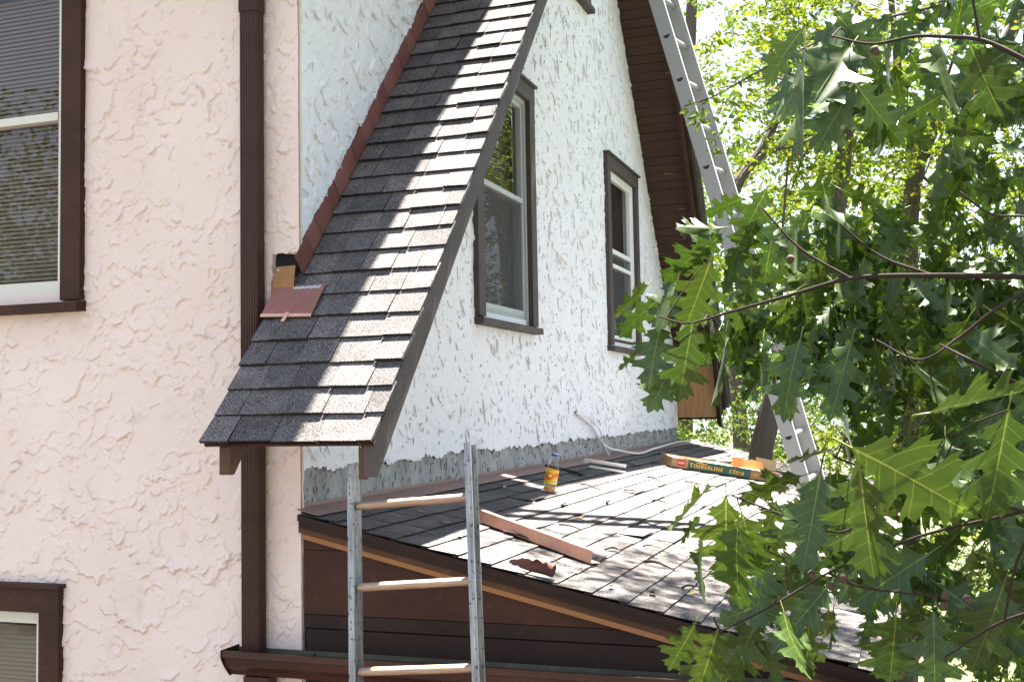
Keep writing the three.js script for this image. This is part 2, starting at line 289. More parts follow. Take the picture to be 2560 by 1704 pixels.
{
  // front wall: x -1.9 .. 0, y 2.35 .. 6.4
  const F = smearField(1.9, 4.05, 0.005, 9500, { ang: -1.57, spread: 1.0, a: [0.06, 0.13], s: [0.009, 0.036], asp: [0.45, 1.8], lip: [0.006, 0.022], level: 0.0034, soft: 0.045, bigShare: 0.085 });
  const us = [], ys = []; for (let x = -1.9; x <= 0.0001; x += 0.005) us.push(x); for (let y = 2.35; y <= 6.4; y += 0.005) ys.push(y); us[us.length - 1] = 0;
  const inA = (x, y) => !winA.some((w) => x > w.u0 + 0.03 && x < w.u1 - 0.03 && y > w.y0 + 0.03 && y < w.y1 - 0.03) && !(x > -0.13 - 0.012 * vnoise(y * 60, 3.3, 512, 512, 6) - (y < 4.43 ? 0.03 : 0) && y > 4.36 && y < 4.702 + 0.012 * vnoise(x * 60 + 90, 1.5, 512, 512, 5));
  const m = mesh('stucco_coat', sheet(us, ys, (x, y) => [x, y, -0.0015 + F(x + 1.9, y - 2.35) * (x > -0.02 ? 0.4 : 1) + 0.0012 * (vnoise(x * 90 + 400, y * 90, 8192, 8192, 2) - 0.5)], inA), M.warmTinted, house); m.userData.label = 'trowelled plaster of the front wall tinted with warm bounce light';
}
{
  // gable wall: z 0 .. -8.6 (u = -z), y 3.68 .. 9.3
  const G = smearField(8.6, 5.7, 0.0075, 24000, { ang: 0.8 + Math.PI, spread: 0.7, a: [0.05, 0.11], s: [0.012, 0.034], asp: [0.35, 1.2], lip: [0.01, 0.03], level: 0.004, soft: 0.06, bigShare: 0.1 });
  const us = [], ys = []; for (let u = 0.03; u < 8.6; u += 0.007 + u * 0.0011) us.push(u); us.push(8.6); for (let y = 3.68; y < 9.3; y += 0.0085) ys.push(y);
  const keep = (u, y) => {
    const z = -u; if (winB.some((w) => u > w.u0 + 0.03 && u < w.u1 - 0.03 && y > w.y0 + 0.03 && y < w.y1 - 0.03)) return false;
    if (y < 3.745 + 0.05 * (fbm(u * 0.06, 0.31, 160, 3, 3, 21) - 0.5) + 0.06 * Math.max(0, vnoise(u * 61, 2.2, 4096, 8, 44) - 0.5) * vnoise(u * 7, 3.2, 4096, 8, 45)) return false;
    if (y < roofY(z) - 0.09) return y < FAR(z) - 0.01;
    return u < 2.6 && y > roofY(z) + 0.155 + 0.02 * (vnoise(u * 30, 5.1, 4096, 16, 9) - 0.5) && y < dormY(z) - 0.02;
  };
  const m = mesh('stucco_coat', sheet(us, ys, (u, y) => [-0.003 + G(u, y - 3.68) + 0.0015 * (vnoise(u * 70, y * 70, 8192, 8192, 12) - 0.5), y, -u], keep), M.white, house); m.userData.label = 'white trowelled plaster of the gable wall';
  const flap = [0, 1, 2, 3, 4, 5, 6].map((k) => ridgeGeo(0.04 + 0.017 * k, 0.0055, 0.006 + 0.0009 * k, 0.25 + 0.45 * (k % 3), 0.004, 9, 70 + k));
  const spot = (z, y) => keep(-z, y) && !winB.some((w) => -z > w.u0 - 0.04 && -z < w.u1 + 0.04 && y > w.y0 - 0.05 && y < w.y1 + 0.04);
  scatterRidges('plaster_flaps', 1900, flap, plainWhite, (o) => { let z, y; do { z = rr(WB, -0.06); y = rr(3.8, 9.2); } while (!spot(z, y)); o.position.set(-0.001, y, z); o.rotation.set(0, Math.PI / 2, rnd() < 0.8 ? rr(-1.75, -0.25) : rr(-3.1, 3.1)); const s = rr(0.3, 0.95); o.scale.set(s * rr(0.6, 1.6), s, rr(0.5, 1.3)); }, house);
  const small = [0, 1, 2].map((k) => ridgeGeo(0.02 + 0.007 * k, 0.007, 0.005, 0.3 + 0.3 * k, 0.004, 5, 50 + k));
  scatterRidges('plaster_flecks', 2200, small, plainWhite, (o) => { let z, y; do { z = rr(WB, -0.06); y = rr(3.8, 9.2); } while (!spot(z, y)); o.position.set(0.0, y, z); o.rotation.set(0, Math.PI / 2, rr(-2.2, 0.3)); const s = rr(0.5, 1.4); o.scale.set(s, s, rr(0.6, 1.5)); }, house);
  scatterRidges('cement_flecks', 350, small, plainCement, (o) => { o.position.set(-0.016, rr(3.58, 3.76), rr(WB, -0.05)); o.rotation.set(0, Math.PI / 2, rr(-2, -1)); const s = rr(0.6, 1.6); o.scale.set(s, s, rr(0.6, 1.4)); }, house);
}

// windows. Built facing +z in local axes (x along the wall, y up, z out of the wall), then turned for the gable wall.
function makeWindow(w, kind, turn, label) {
  const g = group('window', house); g.userData.label = label;
  const W = w.u1 - w.u0, H = w.y1 - w.y0, c = CAS, casM = kind === 'A' ? M.brown : M.brownGrey;
  // local origin: lower left outer corner on the wall plane
  const cz = 0.035, sillH = 0.055;
  mesh('head_casing', merge([box(0, W, H - c, H, -0.02, cz), box(-0.015, W + 0.015, H + 0.002, H + 0.02, -0.01, cz + 0.02)]), casM, g);
  mesh('side_casing', box(0, c, sillH + 0.001, H - c - 0.001, -0.02, cz - 0.002), casM, g);
  mesh('side_casing', box(W - c, W, sillH + 0.001, H - c - 0.001, -0.02, cz - 0.002), casM, g);
  mesh('sill', hexa([[-0.01, 0, -0.05], [W + 0.01, 0, -0.05], [W + 0.01, 0, cz + 0.03], [-0.01, 0, cz + 0.03], [-0.01, sillH, -0.05], [W + 0.01, sillH, -0.05], [W + 0.01, sillH - 0.012, cz + 0.03], [-0.01, sillH - 0.012, cz + 0.03]]
    .map((p) => p).reverse().map((p) => p), 0), casM, g);
  const x0 = c + 0.001, x1 = W - c - 0.001, y0 = sillH + 0.001, y1 = H - c - 0.001, mid = y0 + (y1 - y0) * 0.545;
  const fr = kind === 'A' ? M.sash : kind === 'B2' ? M.sashWhite : M.sashAlu, sub = kind === 'A' ? M.sash : M.sashGrey;
  const st = 0.045, up = 0.01, dn = -0.012;
  // jamb and storm frame
  mesh('jamb', merge([box(x0, x0 + 0.03, y0, y1, -0.1, -0.003), box(x1 - 0.03, x1, y0, y1, -0.1, -0.003), box(x0 + 0.03, x1 - 0.03, y1 - 0.03, y1, -0.1, -0.003)]), fr, g);
  const a0 = x0 + 0.031, a1 = x1 - 0.031, yb = y0 + (kind === 'A' ? 0.0 : 0.07);
  if (kind !== 'A') mesh('sill_board', box(a0, a1, y0, yb - 0.001, -0.09, -0.02), kind === 'B2' ? M.stainWood : M.sashGrey, g);
  const botH = kind === 'A' ? 0.1 : 0.032;
  mesh('sash_frame', merge([box(a0, a0 + st * 0.6, yb, y1 - 0.031, -0.06, -0.02), box(a1 - st * 0.6, a1, yb, y1 - 0.031, -0.06, -0.02), box(a0 + st * 0.6, a1 - st * 0.6, y1 - 0.061, y1 - 0.031, -0.06, -0.02), box(a0 + st * 0.6, a1 - st * 0.6, yb, yb + botH, -0.06, -0.02)]), fr, g);
  mesh('meeting_rail', box(a0 + st * 0.6, a1 - st * 0.6, mid - 0.02 * (kind === 'B1' ? 0.7 : 1), mid + 0.02, -0.062, -0.012), fr, g);
  if (kind === 'B2') mesh('screen_rail', box(a0 + st * 0.6, a1 - st * 0.6, mid - 0.15, mid - 0.115, -0.055, -0.016), fr, g);
  const gx0 = a0 + st * 0.6, gx1 = a1 - st * 0.6;
  const pane = (n, ya, yb2, z) => { const p = new THREE.PlaneGeometry(gx1 - gx0, yb2 - ya); p.translate((gx0 + gx1) / 2, (ya + yb2) / 2, z); return mesh(n, p, kind === 'A' ? M.frontGlass : M.glass, g); };
  pane('upper_pane', mid + 0.02, y1 - 0.061, -0.035);
  pane('lower_pane', yb + botH, mid - 0.02, -0.048);
  if (kind !== 'A') { const p = new THREE.PlaneGeometry(gx1 - gx0, mid - 0.02 - yb - botH); p.translate((gx0 + gx1) / 2, (mid - 0.02 + yb + botH) / 2, -0.03); mesh('insect_screen', p, M.screen, g); }
  // blind
  if (kind === 'A' || kind === 'B1') {
    const sl = box(gx0 + 0.012, gx1 - 0.012, -0.0006, 0.0006, -0.0125, 0.0125); sl.rotateX(0.95);
    for (let y = yb + 0.05, i = 0; y < y1 - 0.09; y += 0.0215, i++) { const m = mesh('blind_slat', sl, M.blind, g); m.position.set(0, y, -0.13); m.rotation.z = 0.002 * (hash(i, 3, 3) - 0.5); }
    mesh('blind_rail', box(gx0 + 0.01, gx1 - 0.01, yb + 0.02, yb + 0.04, -0.145, -0.115), M.blind, g);
  }
  mesh('reveal', merge([box(x0 - 0.03, x0 - 0.001, y0 - 0.03, y1 + 0.03, -0.3, -0.021), box(x1 + 0.001, x1 + 0.03, y0 - 0.03, y1 + 0.03, -0.3, -0.021)]), M.roomDark, g);
  if (turn) { g.rotation.y = Math.PI / 2; g.position.set(0.0, w.y0, -w.u0); } else g.position.set(w.u0, w.y0, 0);
  return g;
}
makeWindow(winA[0], 'A', false, 'upper window with brown casing and a half-open blind');
makeWindow(winA[1], 'A', false, 'lower window with brown casing');
makeWindow(winB[0], 'B1', true, 'gable window mirroring trees and sky');
makeWindow(winB[1], 'B2', true, 'white-framed gable window beside the oak leaves');
makeWindow(winB[2], 'B3', true, 'attic window high in the gable');

// near roof strip: courses of laminated shingles
const SP = (x, s, h) => [x, K0 - sA * s + cA * h, cA * s + sA * h];
function tab(P, x0, x1, s0, s1, h0, h1, t, uo, m, parent, name = 'shingle') {           // s0 upper end, s1 butt
  const j = () => rr(-0.0025, 0.0025), a = j(), b = j(), l = rr(-0.0015, 0.002), l2 = rr(-0.0015, 0.002);
  const c = [P(x0, s0, h0 - t), P(x1, s0, h0 - t), P(x1, s1 + b, h1 - t + l2), P(x0, s1 + a, h1 - t + l), P(x0, s0, h0), P(x1, s0, h0), P(x1, s1 + b, h1 + l2), P(x0, s1 + a, h1 + l)];
  const u = [[x0, s0], [x1, s0], [x1, s1], [x0, s1]]; c.forEach((q, i) => { q[3] = u[i % 4][0] + uo; q[4] = u[i % 4][1] + uo * 0.7; });
  const flip = (q) => [q[3], q[2], q[1], q[0], q[7], q[6], q[5], q[4]];
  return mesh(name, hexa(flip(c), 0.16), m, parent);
}
{
  const roof = group('near_roof', house); roof.userData.label = 'steep grey shingled roof strip running up the gable';
  const sE = 0.905, ex = 0.1365;
  for (let i = 0; i < 58; i++) {
    const s1 = sE - i * ex, s0 = s1 - ex - 0.035;
    let x = s1 > 0.07 ? -0.088 - 0.006 * rnd() : 0.006; const end = 0.652 + rr(-0.004, 0.004);
    x -= 0; let first = true;
    while (x < end - 0.02) {
      let w = first ? rr(0.06, 0.17) : rr(0.11, 0.2); first = false; if (end - x - w < 0.06) w = end - x;
      const thick = rnd() < 0.42 ? 0.006 : 0;
      tab(SP, x + 0.0014, x + w - 0.0014, s0, s1 - (thick ? 0 : rr(0, 0.004)), 0.0, 0.0135 + thick, 0.0085 + thick, rr(0, 3), M.shingle[Math.floor(rnd() * 5)], roof);
      x += w;
    }
  }
  // deck under the shingles and the drip edge at the eave
  const T8 = (x0, x1, s0, s1, ha, hb) => hexa([SP(x0, s1, ha), SP(x1, s1, ha), SP(x1, s0, ha), SP(x0, s0, ha), SP(x0, s1, hb), SP(x1, s1, hb), SP(x1, s0, hb), SP(x0, s0, hb)]);
  mesh('roof_deck', merge([T8(0.012, 0.574, -6.95, 0.03, -0.03, -0.009), T8(-0.06, 0.574, 0.031, 0.87, -0.03, -0.009)]), M.stainWood, house);
  mesh('drip_edge', T8(-0.086, 0.648, 0.882, 0.9, -0.022, -0.0085), M.brownMetal, house);
  // barge board with a level cut at its foot
  const foot = (x0, x1, drop, zEnd, off, zBack, m, name) => {
    const tp = (z) => roofY(z) - off;
    const pts = [[-zEnd, tp(zEnd)], [-zBack, tp(zBack)], [-zBack, tp(zBack) - drop], [-(zEnd - 0.03), tp(zEnd - 0.03) - drop - 0.03], [-zEnd, tp(zEnd - 0.03) - drop - 0.03]];
    const g = ext(shapeOf(pts.reverse()), x1 - x0); onB(g, x0); metreUV(g); return mesh(name, g, m, house);
  };
  foot(0.6, 0.642, 0.142, 0.575, 0.014, APZ + 0.02, M.brownGrey, 'barge_board');
  foot(0.576, 0.599, 0.12, 0.57, 0.05, APZ + 0.05, M.stainWood, 'fly_rafter');
  foot(-0.03, 0.018, 0.11, 0.565, 0.05, 0.004, M.stainWood, 'rafter_tail');
  // step flashing against the dormer wall
  const sf = group('step_flashing', house); sf.userData.label = 'dull red copper step flashing between shingles and wall';
  const stepM = [[0.34, 0.14, 0.11], [0.29, 0.115, 0.095], [0.38, 0.17, 0.14]].map((c) => mat(...c, 0.5, { map: T.copper, metalness: 0.15 }));
  for (let i = 7; i < 40; i++) {
    const s1 = sE - i * ex + rr(-0.006, 0.006), s0 = s1 - ex - 0.012, xo = -0.0035 + 0.0034 * (i % 2) + rr(0, 0.0006), hT = 0.1045;
    const q = [SP(xo, s1, 0.0), SP(xo + 0.0012, s1, 0.0), SP(xo + 0.0012, s0, 0.0), SP(xo, s0, 0.0), SP(xo, s1 - 0.012, hT), SP(xo + 0.0012, s1 - 0.012, hT), SP(xo + 0.0012, s0 - 0.012, hT), SP(xo, s0 - 0.012, hT)];
    mesh('flashing_piece', hexa(q), stepM[i % 3], sf);
  }
  // copper corner piece let into the broken stucco
  const cf = group('corner_flashing', house); cf.position.set(0, cA * 0.006, sA * 0.006); cf.userData.label = 'new copper corner flashing with a solder seam';
  mesh('copper_pan', hexa([SP(-0.096, 0.208, 0.016), SP(0.153, 0.222, 0.0165), SP(0.153, 0.03, 0.014), SP(-0.1, 0.03, 0.013), SP(-0.096, 0.208, 0.0175), SP(0.153, 0.222, 0.018), SP(0.153, 0.03, 0.0155), SP(-0.1, 0.03, 0.0145)]), M.copperDull, cf);
  mesh('hem', hexa([SP(-0.097, 0.222, 0.015), SP(0.154, 0.236, 0.0155), SP(0.154, 0.2215, 0.0195), SP(-0.097, 0.2075, 0.019), SP(-0.097, 0.222, 0.019), SP(0.154, 0.236, 0.0195), SP(0.154, 0.2215, 0.022), SP(-0.097, 0.2075, 0.0215)]), M.copperNew, cf);
  mesh('clip_tab', hexa([SP(0.018, 0.258, 0.018), SP(0.036, 0.26, 0.018), SP(0.046, 0.208, 0.0235), SP(0.028, 0.208, 0.0235), SP(0.018, 0.258, 0.0195), SP(0.036, 0.26, 0.0195), SP(0.046, 0.208, 0.025), SP(0.028, 0.208, 0.025)]), M.copperNew, cf);
  mesh('upstand', hexa([[-0.112, 4.52, 0.028], [-0.004, 4.522, 0.03], [-0.004, 4.522, 0.0285], [-0.112, 4.52, 0.0265], [-0.108, 4.64, 0.014], [0.0, 4.642, 0.016], [0.0, 4.642, 0.0145], [-0.108, 4.64, 0.0125]].map((p) => [p[0], p[1], p[2] + 0.012])), M.copperBrown, cf);
  const seam = new THREE.BoxGeometry(0.135, 0.012, 0.003, 18, 3, 1), sp = seam.attributes.position;
  for (let i = 0; i < sp.count; i++) { const k = Math.sin(sp.getX(i) * 210) * 0.0018 + (hash(i, 2, 2) - 0.5) * 0.002; sp.setY(i, sp.getY(i) + k); sp.setZ(i, sp.getZ(i) + (sp.getZ(i) > 0 ? 0.002 * hash(i, 4, 4) : 0)); }
  seam.computeVertexNormals();
  const so = mesh('solder_seam', seam, M.solder, cf); so.rotation.x = -(Math.PI / 2 - RA); so.position.set(...SP(0.07, 0.052, 0.0175));
  const nail = new THREE.SphereGeometry(0.005, 8, 6); nail.scale(1, 1, 0.4); const nl = mesh('nail', nail, M.steel, cf); nl.position.set(-0.086, 4.625, 0.0295);
}
// dormer roof, far roof, ridge
{
  const plate = (x0, x1, z0, y0, z1, y1, t) => { const q = (x, z, y) => [x, y, z]; return hexa([q(x0, z1, y1), q(x0, z0, y0), q(x1, z0, y0), q(x1, z1, y1), q(x0, z1, y1 + t), q(x0, z0, y0 + t), q(x1, z0, y0 + t), q(x1, z1, y1 + t)].map((p) => p)); };
  mesh('dormer_roof', plate(-8.3, 0.425, 0.5, dormY(0.5), APZ - 0.1, dormY(APZ - 0.1), 0.14), M.brownDark, house);
  mesh('dormer_shingles', plate(-8.32, 0.445, 0.52, dormY(0.52) + 0.142, APZ - 0.1, dormY(APZ - 0.1) + 0.142, 0.03), M.slab, house);
  // far roof: soffit boards, deck, barge board, shingle edge
  const sf = group('far_soffit', house); sf.userData.label = 'dark brown soffit boards under the far roof slope';
  const fa = Math.atan(1.385), fc = Math.cos(fa), fs = Math.sin(fa);
  const FP = (x, d, h) => [x, FAR(-8.95) + fs * d + fc * h, -8.95 + fc * d - fs * h];   // d up the slope, h outwards
  const bw = 0.092;
  for (let i = 0; i < 76; i++) {
    const d0 = i * bw, d1 = d0 + bw - rr(0.003, 0.006), hh = rr(0, 0.004), xe = 0.44;
    mesh('soffit_board', hexa([FP(-0.15, d0, hh), FP(-0.15, d1, hh), FP(xe, d1, hh), FP(xe, d0, hh), FP(-0.15, d0, 0.02), FP(-0.15, d1, 0.02), FP(xe, d1, 0.02), FP(xe, d0, 0.02)]), M.soffit, sf);
  }
  for (const [d, x] of [[3.02, 0.2], [4.1, 0.36], [2.6, 0.3]]) { const L = rr(0.06, 0.12); mesh('split_wood', hexa([FP(x, d, -0.002), FP(x, d + 0.012, -0.002), FP(x + L, d + 0.006, -0.002), FP(x + L, d + 0.002, -0.002), FP(x, d, 0.004), FP(x, d + 0.012, 0.004), FP(x + L, d + 0.006, 0.004), FP(x + L, d + 0.002, 0.004)]), M.rawWood, sf); }
  const dl = 7.15, bar = (x0, x1, h0, h1, d0 = -0.02) => hexa([FP(x0, d0, h0), FP(x0, dl, h0), FP(x1, dl, h0), FP(x1, d0, h0), FP(x0, d0, h1), FP(x0, dl, h1), FP(x1, dl, h1), FP(x1, d0, h1)]);
  mesh('far_roof', merge([bar(-8.2, 0.44, 0.022, 0.1), bar(-8.25, 0.56, 0.102, 0.13, -0.05)]), M.slab, house);
  mesh('far_barge_board', bar(0.442, 0.478, -0.13, 0.1), M.brown, house);
  mesh('far_trim', bar(0.48, 0.505, -0.04, 0.1), M.brownDark, house);
  mesh('far_trim', bar(0.507, 0.535, 0.02, 0.1), M.brownGrey, house);
  // closed eave end with raw plywood
  mesh('plywood_panel', box(0.003, 0.45, 3.87, 4.75, -8.63, -8.61), M.plywood, house).userData.label = 'bare plywood panel closing the far eave';
  mesh('eave_board', hexa([[0.452, 3.80, -8.66], [0.50, 3.74, -8.66], [0.50, 3.74, -8.58], [0.452, 3.80, -8.58], [0.452, 5.2, -8.3], [0.50, 5.2, -8.3], [0.50, 5.2, -8.2], [0.452, 5.2, -8.2]].map((p) => p)), M.brownDark, house);
  mesh('eave_board', box(0.003, 0.448, 3.845, 3.868, -8.66, -8.6), M.brownDark, house);
}
// ---------- low side porch with its shed roof ----------
const porch = group('side_porch', scene);
tag(porch, 'low shed-roofed addition with grey shingles and brown boards against the gable wall', 'porch');
const PM = 0.228, PB = Math.atan(PM), cB = Math.cos(PB), sB = Math.sin(PB), PY = 3.575, ZN = 0.055, ZF = -9.5, XE = 2.44;
const LP = (z, s, h) => [cB * s + sB * h, PY - sB * s + cB * h, z];           // s down the slope from the wall, h above the roof
const lowY = (x) => PY - PM * x;
{
  const roof = group('shed_roof', porch); roof.userData.label = 'low sunlit grey shingle roof';
  const ex = 0.1435, sE = 2.5;
  const pieces = [];
  for (let i = 0; i < 17; i++) {
    const s1 = sE - i * ex, s0 = Math.max(0.02, s1 - ex - 0.03);
    let z = ZN + rr(-0.006, 0.008) - rr(0, 0.0), off = (i % 2 ? 0.13 : 0) + rr(-0.03, 0.03), first = true;
    while (z > ZF + 0.05) {
      let w = first ? 0.12 + off : rr(0.205, 0.285); first = false; if (z - w < ZF + 0.1) w = z - ZF;
      pieces.push({ i, z1: z, z0: z - w, s0, s1, d: Math.hypot(2.5 - s1, 4.3 - z) });
      z -= w;
    }
  }
  pieces.sort((a, b) => a.d - b.d);
  const TP = (z, s, h) => LP(z, s, h), rest = [];
  pieces.forEach((p, k) => {
    const lifted = rnd() < 0.09 ? rr(0.005, 0.016) : 0, gap = rr(0.001, 0.0022), dsp = rr(-0.002, 0.002);
    const m = M.shingle[Math.floor(rnd() * 5)], uo = rr(0, 3);
    // note: the along axis runs towards -z, so that the top faces out
    const F = (a, s, h) => LP(-a, s, h);
    const bend = lifted && rnd() < 0.5;
    if (k < 300) {
      const me = tab(F, -p.z1 + gap, -p.z0 - gap, p.s0, p.s1 + dsp, 0.0, 0.009 + (bend ? lifted : 0), 0.0045, uo, m, roof);
      if (lifted && !bend) { const pa = me.geometry.attributes.position; /* one corner curls */ const c = V(...LP(p.z0 + gap, p.s1 + dsp, 0.009)), nrm = V(sB, cB, 0); for (let q = 0; q < pa.count; q++) { const v = V(pa.getX(q), pa.getY(q), pa.getZ(q)); if (v.distanceTo(c) < 0.02) { v.addScaledVector(nrm, lifted * 1.3); pa.setXYZ(q, v.x, v.y, v.z); } } me.geometry.computeVertexNormals(); }
    } else { const dummy = new THREE.Group(); rest.push(tab(F, -p.z1 + gap, -p.z0 - gap, p.s0, p.s1 + dsp, 0, 0.009 + lifted * 0.6, 0.0045, uo, m, dummy).geometry); }
  });
  const far = mesh('far_shingles', merge(rest), M.shingle[1], roof); far.userData.kind = 'stuff';
  const P8 = (x0, x1, z0, z1, ha, hb, m, name, o = {}) => { const q = (x, z, h) => [x, lowY(x) + h, z]; return mesh(name, hexa([q(x0, z1, ha), q(x1, z1, ha), q(x1, z0, ha), q(x0, z0, ha), q(x0, z1, hb), q(x1, z1, hb), q(x1, z0, hb), q(x0, z0, hb)]), m, porch); };
  P8(0.0, 2.4, ZF, 0.02, -0.09, -0.012, M.stainWood, 'roof_deck');
  P8(0.012, 2.43, 0.022, 0.05, -0.034, -0.008, M.brownDark, 'rake_drip_edge');
  P8(0.014, 2.43, 0.022, 0.04, -0.062, -0.035, M.brownDark, 'rake_trim');
  P8(0.014, 2.42, 0.006, 0.021, -0.112, -0.091, M.rawWood, 'bare_wood_strip').userData.label = 'strip of bare orange wood under the roof edge';
  // boards of the gable end
  const tri = (ya, yb, z0, z1, m, xa = 0.012) => {
    const top = (x) => Math.min(yb, lowY(x) - 0.093), pts = [], xs = [];
    for (let i = 0; i <= 24; i++) xs.push(xa + (2.38 - xa) * i / 24);
    const up = xs.map((x) => [x, top(x)]).filter((p) => p[1] > ya + 0.001); if (up.length < 2) return;
    const s = shapeOf([[up[0][0], ya], [up[up.length - 1][0], ya], ...up.reverse()]); const g = ext(s, z1 - z0); g.translate(0, 0, z0); metreUV(g);
    mesh('gable_board', g, m, porch);
  };
  tri(3.41, 3.6, -0.03, -0.004, M.brown); tri(3.135, 3.407, -0.03, -0.006, M.brown);
  tri(3.078, 3.133, -0.03, -0.001, M.brownDark); tri(2.9, 3.074, -0.03, 0.008, M.brownDark, 0.03);
  // walls below
  mesh('wall', merge([box(0.03, 2.2, 0, 2.88, -0.12, -0.03), box(2.1, 2.2, 0, 2.98, ZF + 0.2, -0.13), box(0.03, 2.2, 0, 3.0, ZF + 0.1, ZF + 0.2)]), M.brownDark, porch);
  mesh('eave_fascia', box(2.402, 2.425, 2.9, lowY(2.4) - 0.014, ZF, 0.02), M.brownDark, porch);
  // copper apron along the wall
  const ap = group('wall_flashing', porch); ap.userData.label = 'strip of copper flashing where roof meets wall';
  for (let i = 0; i < 5; i++) {
    const z1 = 0.05 - i * 1.83, z0 = Math.max(-8.9, z1 - 1.85), e = 0.0015 * (i % 2), F = (z, s, h) => LP(z, s, h);
    mesh('flashing_length', merge([hexa([F(z1, 0.0, 0.011 + e), F(z1, 0.115, 0.013 + e), F(z0, 0.115, 0.013 + e), F(z0, 0.0, 0.011 + e), F(z1, 0.0, 0.0125 + e), F(z1, 0.115, 0.0145 + e), F(z0, 0.115, 0.0145 + e), F(z0, 0.0, 0.0125 + e)]),
      box(-0.013, -0.011, PY - 0.01, PY + 0.03, z0, z1 - 0.1)]), M.copperNewDull ??= mat(0.42, 0.27, 0.23, 0.5, { map: T.copper, metalness: 0.3 }), ap);
  }
}
// ---------- gutter and downspout ----------
{
  const g = group('rain_gutter', scene, [0, 2.88, 0]); tag(g, 'brown metal rain gutter with olive inside along the porch front', 'gutter');
  const prof = [[0.02, 0.105], [0.02, 0.0], [0.085, 0.0], [0.095, 0.02], [0.125, 0.045], [0.135, 0.08], [0.15, 0.085], [0.15, 0.105]];   // (z, y)
  const t = 0.0022, strip = (pr, x0, x1) => { const pos = []; for (let i = 0; i < pr.length - 1; i++) { const [a, b] = [pr[i], pr[i + 1]]; pos.push(x0, a[1], a[0], x1, a[1], a[0], x0, b[1], b[0], x0, b[1], b[0], x1, a[1], a[0], x1, b[1], b[0]); } const q = new THREE.BufferGeometry(); q.setAttribute('position', new THREE.Float32BufferAttribute(pos, 3)); q.computeVertexNormals(); metreUV(q); return q; };
  const inner = prof.map(([z, y], i) => [z + (i < 2 ? t : -t), y + (i > 0 && i < 3 ? t : 0)]);
  mesh('outer_shell', strip(prof, -0.3, 2.62), M.brownMetal, g);
  mesh('inner_shell', strip(inner, -0.3, 2.62), M.olive, g);
  mesh('lip', merge([box(-0.3, 2.62, 0.1055, 0.112, 0.138, 0.152)]), M.brownMetal, g);
  mesh('end_cap', ext(shapeOf([[0.015, -0.004], [0.09, -0.004], [0.13, 0.04], [0.156, 0.08], [0.156, 0.115], [0.015, 0.115]].map(([z, y]) => [-z, y]).reverse()), 0.004), M.brownMetal, g).rotation.y = Math.PI / 2;
  g.children[3].position.x = -0.304;
  for (const x of [0.06, 0.75, 1.45, 2.15]) mesh('hanger', merge([box(x, x + 0.02, 0.088, 0.092, 0.024, 0.135), box(x + 0.004, x + 0.016, 0.075, 0.1, 0.022, 0.026)]), M.olive, g);
  const d = group('downspout', scene, [-0.2025, 0, 0.055]); tag(d, 'ribbed brown downspout running down the front wall into the gutter', 'downspout');
  const pipe = (y0, y1, w, dp) => {
    const pts = [], hw = w / 2, hd = dp / 2; const rib = (n, ax, from, to, fix, sgn) => { for (let i = 0; i <= n * 4; i++) { const t2 = i / (n * 4), a = from + (to - from) * t2, r = (Math.floor(i / 2) % 2 ? -0.0035 : 0) * sgn; pts.push(ax ? [a, fix + r] : [fix + r, a]); } };
    rib(6, 1, -hw + 0.006, hw - 0.006, -hd, -1); rib(3, 0, -hd + 0.006, hd - 0.006, hw, 1); rib(6, 1, hw - 0.006, -hw + 0.006, hd, 1); rib(3, 0, hd - 0.006, -hd + 0.006, -hw, -1);
    const q = ext(shapeOf(pts), y1 - y0); q.rotateX(-Math.PI / 2); q.translate(0, y0, 0); metreUV(q); return q;
  };
  mesh('pipe', pipe(2.905, 5.79, 0.088, 0.068), M.brownMetal, d);
  mesh('upper_pipe', pipe(5.7905, 6.75, 0.096, 0.076), M.brownMetal, d);
  const low = mesh('lower_pipe', pipe(0.06, 2.874, 0.13, 0.07), M.brownMetal, d); low.position.x = 0.03;
}
